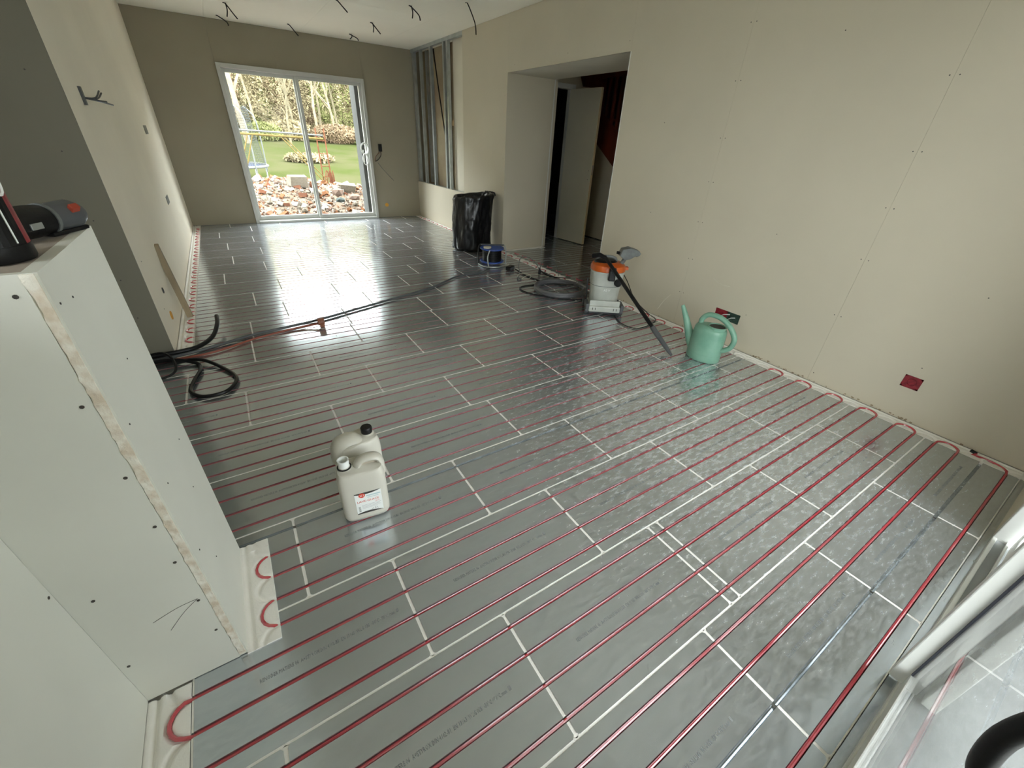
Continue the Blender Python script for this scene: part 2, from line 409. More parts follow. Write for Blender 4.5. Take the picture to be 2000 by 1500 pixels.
# polystyrene edge strips with moulded channels for the pipe bends
def strip_mesh(wd, ln, dep=.0105):
    nx, ny = max(8, int(wd / .005)), int(ln / .005)
    vs = []
    for j in range(ny + 1):
        for i in range(nx + 1):
            x = wd * i / nx; y = ln * j / ny
            k = round(y / .1) * .1; d = 1.0
            for q in (k - .1, k, k + .1):
                d = min(d, abs(math.hypot(x, y - q) - .05))
            if wd > .07: d = min(d, abs(x - min(.078, wd - .016)) * 1.2)
            dz = -dep * max(0.0, 1 - (d / .0100) ** 2)
            if i in (0, nx) or j in (0, ny): dz = max(dz, -.0165)
            vs.append((x, y, .001 + dz))
    fs = [(j * (nx + 1) + i, j * (nx + 1) + i + 1, (j + 1) * (nx + 1) + i + 1, (j + 1) * (nx + 1) + i) for j in range(ny) for i in range(nx)]
    b = len(vs)
    rim = [i for i in range(nx + 1)] + [j * (nx + 1) + nx for j in range(1, ny + 1)] + [ny * (nx + 1) + i for i in range(nx - 1, -1, -1)] + [j * (nx + 1) for j in range(ny - 1, 0, -1)]
    for k in rim: vs.append((vs[k][0], vs[k][1], -.03))
    n = len(rim)
    for k in range(n): fs.append((rim[k], rim[(k + 1) % n], b + (k + 1) % n, b + k))
    mb = MB(); mb.add(vs, fs); me = mb.mesh('edge_strip', smooth=True, angle=50); setm(me, M_['eps']); return me
sm = strip_mesh(.095, .399)
for r in range(-1, 20):
    o = link('edge_strip', sm, None, floor); o.location = (2.802, r * .4 + .0005, 0)
o = link('edge_strip', strip_mesh(.095, .299), None, floor); o.location = (2.802, 8.0, 0)
for r in range(8, 20):                       # along the left wall, turned round
    o = link('edge_strip', sm, None, floor); o.location = (-.852, (r + 1) * .4, 0); o.rotation_euler = (0, 0, PI)
o = link('edge_strip', strip_mesh(.095, .299), None, floor); o.location = (-.852, 8.299, 0); o.rotation_euler = (0, 0, PI)
o = link('edge_strip', strip_mesh(.095, .399, .0042), None, floor); o.location = (-.568, 1.1 + .0, .0045); o.rotation_euler = (0, 0, PI)
o = link('edge_strip', strip_mesh(.095, .038, .0042), None, floor); o.location = (-.568, 1.139, .0045); o.rotation_euler = (0, 0, PI)
for k in range(3):
    o = link('edge_strip', strip_mesh(.1, .399 if k else .3), None, floor)
    o.location = (-.807, .699 - (0 if k == 0 else .3 + .4 * (k - 1)), 0); o.rotation_euler = (0, 0, PI)
box('jamb_strip', XR + .05, 3.64, 4.96, 5.05, -.03, .003, M_['eps'], floor)

# ------------------------------------------------------------------ room shell
screw_me = MB().lathe([(.0001, 0), (.004, 0), (.004, .0012), (.0001, .0012)], 8).mesh('screw'); setm(screw_me, M_['screw'])
def screw(parent, loc, axis, s=1.0):
    o = link('screw', screw_me, None, parent); o.location = loc; o.scale = (s, s, 1)
    o.rotation_euler = Vector(axis).to_track_quat('Z', 'Y').to_euler(); return o
def wallboard(parent, axis, at, out, a0, a1, z0, z1, m, t=.013, nm='plasterboard'):
    """a sheet whose face lies in the plane axis=at, its body behind on the side 'out'; spans a0..a1 along the wall"""
    e = .0005
    if axis == 'x': return box(nm, min(at, at + t * out), max(at, at + t * out), a0 + e, a1 - e, z0, z1, m, parent)
    return box(nm, a0 + e, a1 - e, min(at, at + t * out), max(at, at + t * out), z0, z1, m, parent)

wr = struct('wall_right')
box('wall_core', XR + .014, XR + .14, -.75, OY0 - .014, -.05, H, M_['masonry'], wr)
box('wall_core', XR + .014, XR + .72, OY1 + .014, 6.27, -.05, H, M_['masonry'], wr)
box('lintel', XR + .014, 3.64, OY0, OY1, OZ + .014, H, M_['masonry'], wr)
seams = [-.43, .72, 1.92, OY0]
for a, b in zip(seams[:-1], seams[1:]): wallboard(wr, 'x', XR, 1, a, b, .004, H - .003, M_['board'])
wallboard(wr, 'x', XR, 1, OY0, 4.10, OZ, H - .003, M_['board']); wallboard(wr, 'x', XR, 1, 4.10, OY1, OZ, H - .003, M_['board'])
wallboard(wr, 'x', XR, 1, OY1, 6.28, .004, H - .003, M_['board'])
wallboard(wr, 'x', XR, 1, 6.28, YB, .004, .645, M_['board'])
box('corner_bead', XR - .0012, XR + .012, OY0 - .008, OY0 + .0012, .004, OZ, M_['pvc'], wr)
wallboard(wr, 'y', OY0, -1, XR + .013, 3.05, .004, OZ, M_['board'])
wallboard(wr, 'y', OY1, 1, XR + .013, 3.64, .004, OZ, M_['board'])          # far jamb, faces the camera
box('corner_bead', 3.634, 3.648, OY1 - .0012, OY1 + .012, .004, OZ + .01, M_['pvc'], wr)
box('soffit_board', XR + .001, 3.64, OY0 - .012, OY1 + .013, OZ, OZ + .013, M_['white_board'], wr)
for y, zz in ((1.92, (.3, .6, .9, 1.2, 1.5, 1.85, 2.17)), (.72, (.5, .87, 1.17, 1.46, 1.8, 2.1))):
    for z in zz:
        for d in (-.02, .02): screw(wr, (XR, y + d, z), (-1, 0, 0), .8)
for y, z in ((1.29, .92), (.126, .81), (.33, 1.8), (1.32, 2.05), (.13, 1.3), (2.45, .9), (2.5, 1.6), (3.05, 2.2), (3.9, 2.2), (4.9, 2.19), (5.1, 1.9), (5.1, 1.2), (.70, .07), (.2, .35), (1.3, .3)):
    screw(wr, (XR, y, z), (-1, 0, 0), .8)
MB().tube(spline([(XR - .0006, 1.66, .50), (XR - .0006, 1.60, .475), (XR - .0006, 1.545, .47), (XR - .0006, 1.50, .474)], 4), .0018, 5).build('plaster_scratch', M_['white_board'], wr)
MB().tube(spline([(XR - .0006, 2.02, .25), (XR - .0006, 2.08, .17), (XR - .0006, 2.13, .07)], 4), .003, 5).build('plaster_scratch', M_['white_board'], wr)
# ragged plaster dabs at the foot of the wall
random.seed(5)
mb = MB()
for i in range(46):
    y = random.uniform(.1, 1.15) if i < 34 else random.uniform(-.3, 2.6); s = random.uniform(.002, .007)
    mb.obox((XR - .001, y, .006 + random.random() * .012), (.0012, 0, 0), (0, s, 0), (0, 0, s * .7))
mb.build('mortar_crumbs', M_['beige_back'], wr, kind='stuff')

# niche with open metal studs
box('niche_back', XR + .24, XR + .30, 6.2, YB, .0, H, M_['beige_back'], wr)
box('niche_side_board', XR + .10, XR + .113, 5.9, 6.80, .3, H, M_['white_board'], wr)
box('dwarf_core', XR + .014, XR + .07, 6.28, YB, -.05, .62, M_['masonry'], wr)
nich = struct('trim_1')
def stud(y, x=XR + .012, wd=.05, name='metal_stud', parent=nich):
    mb = MB()
    mb.box(x, x + .045, y, y + .0012, .645, H - .02)      # web turned to the room side
    mb.box(x, x + .0012, y, y + wd, .645, H - .02); mb.box(x + .044, x + .0452, y, y + wd, .645, H - .02)
    return mb.build(name, M_['steel'], parent)
for y, wd in ((8.17, .09), (7.88, .05), (7.44, .06), (6.93, .055), (6.80, .05)): stud(y, wd=wd)
box('metal_track', XR + .004, XR + .062, 6.28, YB - .01, H - .045, H - .001, M_['steel'], nich)
box('metal_track', XR + .012, XR + .06, 6.28, YB - .01, .62, .648, M_['steel'], nich)
stud(7.16, x=XR + .17, wd=.05); stud(8.0, x=XR + .17, wd=.05)
tag(MB().tube(spline([(XR + .10, 7.52, 2.62), (XR + .09, 7.35, 2.1), (XR + .10, 7.18, 1.5), (XR + .10, 7.06, 1.2), (XR + .11, 7.03, .70)], 6), .011, 6).build('cable', M_['black'], None, smooth=True), 'dark cable bowing between the metal studs of the wall niche', 'cable')
tag(MB().tube(spline([(XR + .13, 7.20, 2.62), (XR + .12, 7.14, 1.9), (XR + .13, 7.00, 1.0), (XR + .13, 7.0, .70)], 6), .009, 6).build('cable', mat('green_sheath', (.05, .14, .03), .5), None, smooth=True), 'green cable running down between the metal studs of the wall niche', 'cable')
box('timber_noggin', XR + .19, XR + .235, 7.0, 7.5, 1.58, 1.66, M_['wood'], nich)

wb = struct('wall_back')
WX0, WX1, WZ = -.055, 2.035, 2.185       # opening of the sliding window
def wall_y(parent, y0, y1, x0, x1, holes, z1=H, m=None):
    hx0, hx1, hz = holes
    box('wall_core', x0, hx0, y0, y1, -.05, z1, M_['masonry'], parent); box('wall_core', hx1, x1, y0, y1, -.05, z1, M_['masonry'], parent)
    box('wall_core', hx0, hx1, y0, y1, hz, z1, M_['masonry'], parent)
wall_y(wb, YB + .014, YB + .30, XL - .2, XR + .4, (WX0, WX1, WZ))
for a, b in ((XL, WX0), (WX1, XR + .24)): wallboard(wb, 'y', YB, 1, a, b, .004, H - .003, M_['board_back_shaded'])
for a, b in ((WX0, .75), (.75, WX1)): wallboard(wb, 'y', YB, 1, a, b, WZ, H - .003, M_['board_back_shaded'])
wl = struct('wall_left')
box('wall_core', XL - .15, XL - .014, 3.15 + .014, YB + .3, -.05, H, M_['masonry'], wl)
for a, b in ((3.163, 4.35), (4.35, 5.55), (5.55, 6.75), (6.75, YB)): wallboard(wl, 'x', XL, -1, a, b, .004, H - .003, M_['board_left_lit'])
wallboard(wl, 'y', 3.15, 1, RL, -1.75, .004, H - .003, M_['board_recess_shaded']); wallboard(wl, 'y', 3.15, 1, -1.75, XL, .004, H - .003, M_['board_recess_shaded'])
for z in (2.3, 1.95, 1.6, 1.25, .9, .55, .3): screw(wl, (-1.06, 3.15, z), (0, -1, 0), .9)
for y, z in ((3.4, .26), (3.65, .33), (3.3, .62)): screw(wl, (XL, y, z), (1, 0, 0), 1.0)
wx = struct('wall_recess')
box('wall_core', RL - .2, RL, .2, 3.4, -.05, H, M_['board_grey'], wx)
box('wall_core', RL, XL - .15, 3.164, 3.4, -.05, H, M_['masonry'], wx)
# low wall and its pier, near left
pier = struct('wall_pier')
PH = 1.190
box('wall_core', -.895, -.684, .719, 1.124, .0, PH - .022, M_['masonry'], pier)
box('plasterboard', -.907, -.6835, .705, .718, .003, PH, M_['board_grey'], pier)
def ragged(x0, x1, y0, y1, z0, z1, m, name, parent, n=60, amp=.0022, seed=1):
    random.seed(seed); mb = MB(); vs = []
    for i in range(n + 1):
        z = z0 + (z1 - z0) * i / n; a = random.uniform(-amp, amp) * .4; b = random.uniform(-amp, amp)
        vs += [(x0 + b, y0 + a, z), (x1, y0, z), (x1, y1, z), (x0, y1, z)]
    fs = []
    for i in range(n):
        for k in range(4): fs.append((4 * i + k, 4 * i + (k + 1) % 4, 4 * i + 4 + (k + 1) % 4, 4 * i + 4 + k))
    fs += [(0, 1, 2, 3), tuple(4 * n + k for k in range(4))]
    return mb.add(vs, fs).build(name, m, parent)
ragged(-.682, -.666, .7035, .7195, .012, PH - .001, M_['gypsum'], 'rough_board_edge', pier, 90)
box('plasterboard', -.6835, -.662, .707, 1.136, .003, PH, M_['board_grey'], pier)
box('plasterboard', -1.3, -.6835, 1.1245, 1.136, .003, PH, M_['board_grey'], pier)
box('pier_top_board', -.893, -.685, .7185, 1.1235, PH - .0195, PH - .001, M_['pier_top'], pier)
for x, z in ((-.700, 1.155), (-.700, .94), (-.699, .758), (-.699, .605), (-.701, .476), (-.700, .314), (-.70, .17), (-.862, .449), (-.890, .179), (-.86, .9)):
    screw(pier, (x, .705, z), (0, -1, 0), .95)
for y, z in ((.73, 1.13), (.80, 1.12), (.745, .86), (.78, .66), (.755, .44), (.93, .93), (.95, .5), (.85, .3), (1.03, .62)): screw(pier, (-.662, y, z), (1, 0, 0), .55)
MB().tube(spline([(-.80, .7044, .30), (-.745, .7044, .318), (-.70, .7044, .322)], 4), .0007, 4).tube(spline([(-.78, .7044, .245), (-.74, .7044, .29), (-.70, .7044, .322)], 4), .0006, 4).build('pencil_mark', M_['dark_grey'], pier)
wn2 = struct('wall_parapet')
box('wall_core', RL, -.921, -.75, .72, -.05, PH - .02, M_['masonry'], wn2)
box('plasterboard', -.9195, -.907, -.43, .7045, .003, PH - .02, M_['board_grey'], wn2)
box('parapet_top_board', -1.25, -.905, -.43, .706, PH - .0195, PH, M_['white_board'], wn2)
box('wall_core', -2.7, -1.3, .72, 1.136, -.05, PH, M_['masonry'], wn2)
screw(wn2, (-.907, .692, .518), (1, 0, 0), .9)
wnear = struct('wall_near')
NX0, NX1, NZ = .04, 2.15, 2.185
wall_y(wnear, -1.05, YN - .016, RL - .2, XR + .2, (NX0, NX1, NZ))  # unseen wall depth added to darken the corner beside the glazed door
wallboard(wnear, 'y', YN, -1, -.907, NX0, .0, H, M_['board']); wallboard(wnear, 'y', YN, -1, NX1, XR, .0, H, M_['board']); wallboard(wnear, 'y', YN, -1, NX0, NX1, NZ, H, M_['board'])

ceil = struct('ceiling')
box('ceiling_slab', RL - .2, 6.2, -.75, YB + .3, H + .015, H + .25, M_['masonry'], ceil)
xs = [RL, -1.25, -.05, 1.15, 2.35, XR + .25]; ys = [-.43, 1.2, 3.6, 6.0, YB + .01]
for i in range(5):
    for j in range(4):
        box('ceiling_board', xs[i] + .001, xs[i + 1] - .001, ys[j] + .001, ys[j + 1] - .001, H, H + .0125, M_['ceil'], ceil)
box('ceiling_board', XR + .25, HX + 1.2, 2.4, YB, H, H + .0125, M_['ceil'], ceil)

# hall beyond the opening, with the stair and a dark store room
hall = struct('wall_hall')
box('wall_core', 3.05, 6.1, 2.4, 2.9, -.05, H, M_['board'], hall)
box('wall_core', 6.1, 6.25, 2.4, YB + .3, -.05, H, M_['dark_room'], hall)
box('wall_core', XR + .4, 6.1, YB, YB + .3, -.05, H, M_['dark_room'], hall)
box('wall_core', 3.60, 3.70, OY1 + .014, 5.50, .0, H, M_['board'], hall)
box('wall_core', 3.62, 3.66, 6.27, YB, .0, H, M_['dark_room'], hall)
box('lintel', 3.60, 4.90, 5.50, 5.60, 2.16, H, M_['board'], hall)
box('wall_core', 4.36, 4.90, 5.50, 5.60, .0, 2.16, M_['board'], hall)
mb = MB()          # boarding under the stair: sloping top edge
ya, yb2 = 2.9, 5.55
za, zb = 1.157 - (5.035 - ya) * .68, 1.50
vs = [(HX, ya, .0), (HX, yb2, .0), (HX, yb2, zb), (HX, ya + 1.0, max(.05, za + .68)), (HX, ya, .05)]
vs = [(HX, 3.35, 0), (HX, 5.50, 0), (HX, 5.50, 1.474), (HX, 3.35, .012)]
vs += [(x + .03, y, z) for x, y, z in vs]
mb.add(vs, [(0, 1, 2, 3), (7, 6, 5, 4), (0, 3, 7, 4), (1, 5, 6, 2), (2, 6, 7, 3)]).build('stair_side_board', M_['board'], hall)
box('skirting_gap', HX - .004, HX, 3.4, 5.5, .0, .012, M_['black'], hall)
fr = struct('door_1')
box('door_frame', 3.70, 3.735, 5.485, 5.60, .0, 2.13, M_['pvc'], fr); box('door_frame', 4.30, 4.36, 5.485, 5.60, .0, 2.13, M_['pvc'], fr)
box('door_frame', 3.70, 4.36, 5.485, 5.60, 2.10, 2.16, M_['pvc'], fr)
leaf = thing('door_leaf', 'unpainted beige door leaf standing open in the hall with pale raw timber edge', 'door', (4.295, 5.50, .0), 0)
lm = MB(); dx, dy = .055, -.60; dl = math.hypot(dx, dy); ux, uy = dx / dl, dy / dl; nx_, ny_ = -uy, ux
def lbox(a0, a1, t0, t1, z0, z1):
    c = ((ux * (a0 + a1) / 2 + nx_ * (t0 + t1) / 2), (uy * (a0 + a1) / 2 + ny_ * (t0 + t1) / 2), (z0 + z1) / 2)
    return MB().obox(c, (ux * (a1 - a0) / 2, uy * (a1 - a0) / 2, 0), (nx_ * (t1 - t0) / 2, ny_ * (t1 - t0) / 2, 0), (0, 0, (z1 - z0) / 2))
lbox(0, .605, -.02, .02, .01, 2.10).build('door_skin', M_['door'], leaf)
lbox(.605, .609, -.02, -.004, .01, 2.10).build('timber_edge', M_['wood_edge'], leaf)
lbox(.605, .609, .0, .02, .01, 2.10).build('timber_edge', M_['wood_edge'], leaf)
lbox(.603, .6045, -.004, .0, .01, 2.10).build('edge_groove', M_['dark_grey'], leaf)
lbox(.609, .611, -.009, .009, 1.02, 1.15).build('lock_plate', M_['steel'], leaf)
for z in (1.07, .95): lbox(.55, .556, -.022, -.02, z, z + .012).build('lock_hole', M_['screw'], leaf)

st = thing('staircase', 'red-brown stained wooden staircase rising behind the open hall door', 'staircase', (HX, 4.5, 0))
def P(x, y, z): return (x - HX, y - 4.5, z)
sl_ = .68
def zs(y): return 1.474 + (y - 5.50) * sl_      # underside of the stringer
mb = MB(); vs = [P(HX - .035, 3.35, zs(3.35)), P(HX - .035, 5.49, zs(5.49)), P(HX - .035, 5.49, zs(5.49) + .46), P(HX - .035, 3.35, zs(3.35) + .46)]
vs += [(x + .035, y, z) for x, y, z in vs]
mb.add(vs, [(0, 1, 2, 3), (7, 6, 5, 4), (0, 4, 5, 1), (2, 6, 7, 3), (1, 5, 6, 2), (0, 3, 7, 4)]).build('stringer', M_['redwood'], st)
for k, y in enumerate([5.44 - .125 * i for i in range(16)]):
    b0 = zs(y) + .44
    MB().box(-.03, .0, y - 4.5 - .022, y - 4.5 + .022, b0, min(b0 + 1.0, 2.55)).build('baluster', M_['redwood'], st)
box('landing_beam', -.06, -.03, .0, 1.0, 2.28, 2.60, M_['redwood'], st)
mb = MB(); zt = 2.20
vs = [P(4.38, 5.47, 2.36), P(4.50, 5.47, 2.15), P(4.88, 5.47, 2.15), P(4.88, 5.47, 2.36)]
vs += [(x, y + .025, z) for x, y, z in vs]
mb.add(vs, [(0, 1, 2, 3), (7, 6, 5, 4), (0, 4, 5, 1), (2, 6, 7, 3), (1, 5, 6, 2), (0, 3, 7, 4)]).build('trimmer_board', M_['redwood'], st)
for k in range(9):
    y = 5.35 - .24 * k; z = zs(y) + .40
    if z > .1: MB().box(.0, .9, y - 4.5 - .14, y - 4.5 + .12, z - .035, z).build('tread', M_['redwood'], st)
pz = thing('timber_post', 'brown timber post standing in the dark store room doorway', 'post', (4.72, 6.5, 0))
box('post', -.045, .045, -.05, .05, 0, 2.6, M_['redwood'], pz)
sh = thing('storage_frame', 'pale metal frame with slanting brace inside the dark store room', 'frame', (4.55, 6.9, 0))
MB().tube([(.0, 0, 0), (.0, 0, 1.95)], .018, 6).tube([(-.5, 0, 0), (-.5, 0, 1.95)], .018, 6).build('upright', M_['dark_grey'], sh)
MB().tube([(-.42, -.05, 2.02), (.14, -.05, 1.72)], .016, 6).build('brace', M_['cream_cable'], sh)
for z in (1.9, 1.1): MB().box(-.5, .1, -.02, .25, z, z + .03).build('shelf', M_['dark_grey'], sh)
hc = thing('hose_coil', 'loosely coiled grey hose hanging in the dark store room', 'hose', (4.42, 6.2, .9))
mb = MB()
for k in range(3): mb.tube([(.16 * math.cos(a * PI / 10) * (1 + .06 * k), .012 * k, .24 * math.sin(a * PI / 10) * (1 + .05 * k)) for a in range(20)], .007, 6, closed=True)
mb.build('hose_turns', M_['grey_tool'], hc)
MB().tube([(0, 0, .25), (0, .2, .27)], .006, 6).build('hook', M_['steel'], hc)

# ------------------------------------------------------------------ windows
def sash(parent, x0, x1, z0, z1, yf, th, fw, m, bottom=None, gl='glass'):
    b = bottom or fw
    for a in ((x0, x0 + fw, z0, z1), (x1 - fw, x1, z0, z1)): box('sash_stile', a[0], a[1], yf, yf + th, a[2], a[3], m, parent, bevel=.003)
    box('sash_rail', x0 + fw, x1 - fw, yf, yf + th, z0, z0 + b, m, parent, bevel=.003); box('sash_rail', x0 + fw, x1 - fw, yf, yf + th, z1 - fw, z1, m, parent, bevel=.003)
    box('glass_pane', x0 + fw - .004, x1 - fw + .004, yf + th * .45, yf + th * .45 + .004, z0 + b - .004, z1 - fw + .004, M_[gl], parent)
w1 = struct('window_1')
P_ = M_['pvc_grey']; y0 = YB - .05
box('outer_frame', WX0, WX0 + .05, y0, YB + .10, .0, WZ, P_, w1, bevel=.003); box('outer_frame', WX1 - .05, WX1, y0, YB + .10, .0, WZ, P_, w1, bevel=.003)
box('outer_frame', WX0 + .05, WX1 - .05, y0, YB + .10, WZ - .055, WZ, P_, w1, bevel=.003); box('outer_frame', WX0 + .05, WX1 - .05, y0 - .03, YB + .10, .0, .035, P_, w1, bevel=.003)
sash(w1, WX0 + .05, .995, .035, WZ - .055, YB + .045, .045, .045, P_, .065, 'solar_glass')
sash(w1, .975, WX1 - .05, .035, WZ - .055, YB - .01, .045, .045, P_, .065, 'solar_glass')
box('sash_pull', 1.885, 1.900, YB - .03, YB - .01, .95, 1.15, M_['pvc'], w1, bevel=.003)
w2 = struct('window_2')
P_ = M_['pvc']
yo = YN
box('outer_frame', 2.09, 2.15, yo - .10, yo, .0, NZ, P_, w2, bevel=.003); box('outer_frame', NX0, NX0 + .05, yo - .10, yo, .0, NZ, P_, w2, bevel=.003)
box('outer_frame', NX0 + .05, 2.09, yo - .10, yo, NZ - .055, NZ, P_, w2, bevel=.003)
box('sill_track', NX0 + .05, 2.09, yo - .014, yo, .0, .026, P_, w2, bevel=.003)
box('sill_track', NX0 + .05, 2.09, yo - .10, yo - .014, .0, .016, M_['render_pale'], w2)
box('sill_rail', 1.08, 2.09, yo - .05, yo - .042, .016, .03, P_, w2)
# inner leaf A with the big pane, its right stile stands proud of the glass
yA = -.436
box('sash_rail', NX0 + .05, 1.02, yA - .012, -.430, .018, .085, P_, w2, bevel=.003)
box('sash_rail', NX0 + .05, 1.02, yA - .02, -.430, 2.05, 2.13, P_, w2, bevel=.003)
box('sash_stile', NX0 + .05, .14, yA - .02, -.430, .018, 2.13, P_, w2, bevel=.003)
box('sash_stile', 1.022, 1.062, yA - .012, -.396, .02, 2.13, P_, w2, bevel=.003)
box('glazing_gasket', 1.0135, 1.0215, yA - .001, -.4295, .085, 2.05, M_['gasket'], w2)
box('threshold_gasket', NX0 + .05, 1.02, -.4298, -.4265, .0, .016, M_['gasket'], w2)
box('glass_pane', .136, 1.014, yA, yA + .004, .08, 2.055, M_['glass'], w2)
sash(w2, 1.00, 2.06, .03, 2.13, -.515, .035, .06, P_, .075)
ph = thing('door_pull', 'dark curved pull handle on the glazed door at bottom right of the picture', 'handle', (.160, -.425, .915))
MB().tube(spline([(0, -.008, -.08), (0, .010, -.084), (-.0, .024, -.055), (-.0, .031, 0), (-.0, .024, .055), (0, .010, .084), (0, -.008, .08)], 6), .0105, 12).build('grip', M_['black'], ph, smooth=True)
for z in (-.088, .088): MB().obox((0, -.003, z), (.017, 0, 0), (0, .004, 0), (0, 0, .022)).build('back_plate', M_['steel'], ph)

# ------------------------------------------------------------------ heating pipes: one serpentine per circuit
ZP = -.0084; RP = .0057
def serp(ys, xl, xr, first='L', name='heating_pipe', label='', ends=None):
    """ys: rows in order; the pipe starts at the side `first` and turns at alternate sides"""
    pts = []; side = first; rad = .05
    for i, y in enumerate(ys):
        L_, R_ = xl(y) if callable(xl) else xl, xr
        a, b = (L_, R_) if side == 'L' else (R_, L_)
        if i == 0 or True:
            pts.append((a, y, ZP)); pts.append((b, y, ZP))
        if i < len(ys) - 1:
            yn = ys[i + 1]; r_ = (yn - y) / 2; sg = 1 if b == R_ else -1; cx = b
            for k in range(1, 9):
                t = k / 9 * PI; pts.append((cx + sg * rad * math.sin(t), y + r_ * (1 - math.cos(t)), ZP + .0092 * min(1, math.sin(t) * 3.5)))
        side = 'R' if side == 'L' else 'L'
    if ends: pts = ends[0] + pts + ends[1]
    ob = MB().tube(pts, RP, 8).build(name, M_['pipe'], None, smooth=True)
    return tag(ob, label, 'pipe')
def xleft(y):
    if y < .70: return -.805
    if y < 1.1: return -.566
    if y < 3.15: return RL + .10
    return -.85
rows = [-.15 + .1 * k for k in range(13)]; rows = [y for y in rows if True]
# -.15/-.05 turn right, -.05/.05 left ... 1.05 turns right to 1.25
def frange(a, b): 
    out = []; y = a
    while y < b + 1e-6: out.append(round(y, 3)); y += .1
    return out
serp([y for y in frange(-.15, 1.05)], xleft, 2.80, 'L', label='red heating pipe snaking over the nearest panels, bends showing beside the pier')
# the single run along the threshold with its cut end curling onto the strip
pts = [(-.80, -.35, ZP), (2.80, -.35, ZP)]
for k in range(1, 8):
    t = k / 9 * PI; pts.append((2.80 + .055 * math.sin(t), -.35 + .085 * (1 - math.cos(t)), ZP + .0092 * min(1, math.sin(t) * 3.5)))
tag(MB().tube(pts + [(2.862, -.212, .006)], RP, 8).build('heating_pipe', M_['pipe'], None, smooth=True), 'single red heating pipe along the glazed door threshold, cut end curling in the corner', 'pipe')
ob = MB().tube([(2.862, -.212, .006), (2.867, -.185, .010)], .0095, 8).build('pipe_end_cap', M_['black'], bpy.data.objects['heating_pipe.001'], smooth=True)
# middle circuit runs behind the pier into the recess
serp(frange(1.25, 3.05), xleft, 2.80, 'R', label='red heating pipe snaking across the middle of the room behind the two jerrycans')
serp(frange(3.15, 5.65), lambda y: -.85, 2.80, 'R', label='red heating pipe snaking past the black rubbish bag and the leaning plank')
serp(frange(5.75, 8.15), lambda y: -.85, 2.80, 'R', label='red heating pipe snaking over the farthest panels before the sliding window')
serp(frange(3.15, 4.85), lambda y: 3.02, 4.78, 'R', label='red heating pipe snaking over the hall floor by the open door')

# ------------------------------------------------------------------ electrical boxes in the walls
def wall_box(loc, cat_label, cols, w_=.088, h_=.078, axis='x'):
    t = thing('wiring_box', cat_label, 'wiring box', loc)
    n = len(cols)
    for i, c in enumerate(cols):
        yc = (i - (n - 1) / 2) * -w_
        mb = MB(); d = .004
        mb.box(-.002, .001, yc - w_ / 2, yc - w_ / 2 + .010, -h_ / 2, h_ / 2); mb.box(-.002, .001, yc + w_ / 2 - .010, yc + w_ / 2, -h_ / 2, h_ / 2)
        mb.box(-.002, .001, yc - w_ / 2, yc + w_ / 2, h_ / 2 - .010, h_ / 2); mb.box(-.002, .001, yc - w_ / 2, yc + w_ / 2, -h_ / 2, -h_ / 2 + .010)
        mb.box(-.0012, -.0002, yc - w_ / 2 + .008, yc + w_ / 2 - .008, -h_ / 2 + .008, h_ / 2 - .008)
        mb.build('box_module', c, t)
        ring = MB(); ring.tube([(-.0025, yc + .022 * math.cos(a * PI / 8), .022 * math.sin(a * PI / 8)) for a in range(16)], .0025, 5, closed=True)
        ring.build('box_ring', c, t)
    return t
wall_box((XR, .205, .247), 'single red wiring box set low in the right wall', [M_['red_box']])
t = wall_box((XR, 1.447, .240), 'red and green double wiring box with white wires behind the watering can', [M_['green_box'], M_['red_box']][::-1], w_=.108)
for (a, b) in (((1.50, .225), (1.42, .262)), ((1.43, .215), (1.37, .25))):
    MB().tube(spline([(-.003, a[0] - 1.447, a[1] - .24), (-.02, (a[0] + b[0]) / 2 - 1.447, (a[1] + b[1]) / 2 - .232), (-.012, b[0] - 1.447, b[1] - .24)], 5), .003, 5).build('white_wire', M_['label'], t)
t = thing('wire_bundle', 'black wall connector with dangling grey wires right of the sliding window', 'wires', (2.205, YB, 1.17))
MB().obox((0, -.02, .02), (.028, 0, 0), (0, .02, 0), (0, 0, .06)).build('connector', M_['black'], t, bevel=.006)
MB().tube(spline([(0, -.03, -.03), (-.005, -.035, -.1), (-.06, -.02, -.17), (-.11, -.015, -.2)], 5), .006, 6).build('wire', M_['black'], t)
MB().tube(spline([(-.07, -.01, -.22), (.02, -.03, -.34), (.14, -.02, -.46), (.20, -.01, -.52)], 5), .004, 6).build('wire', M_['grey_tool'], t)
MB().tube(spline([(-.02, -.02, -.05), (-.10, -.03, -.12), (-.12, -.02, -.20)], 5), .004, 6).build('wire', M_['copper'], t)
t = thing('wall_plug', 'round yellow plug in the back wall near the floor right of the window', 'plug', (2.225, YB, .225))
MB().tube([(0, .0, 0), (0, -.008, 0)], .034, 14).build('plug_face', M_['orange_dot'], t)
t = thing('wall_plug', 'oval yellow plug low in the left wall beside the leaning plank', 'plug', (XL, 3.56, .155))
MB().tube([(0, 0, 0), (.006, 0, 0)], .032, 14).build('plug_face', M_['orange_dot'], t)
t = thing('wall_plug', 'small round grey plug above the yellow one on the left wall', 'plug', (XL, 3.62, .33))
MB().tube([(.003, .02 * math.cos(a * PI / 8), .02 * math.sin(a * PI / 8)) for a in range(16)], .003, 5, closed=True).build('plug_rim', M_['dark_grey'], t)
t = thing('socket_hole', 'upper pale rectangular box on the far part of the left wall', 'wiring box', (XL, 6.35, 1.33))
MB().box(0, .004, -.13, .13, -.04, .04).build('box_rim', M_['grey_tool'], t)
t = thing('socket_hole', 'lower pale rectangular box on the far part of the left wall', 'wiring box', (XL, 6.05, .66))
MB().box(0, .004, -.12, .12, -.04, .04).build('box_rim', M_['grey_tool'], t)
t = thing('wire_bundle', 'blue-grey wires sprouting from the left wall near the picture top', 'wires', (XL, 3.56, 1.52))
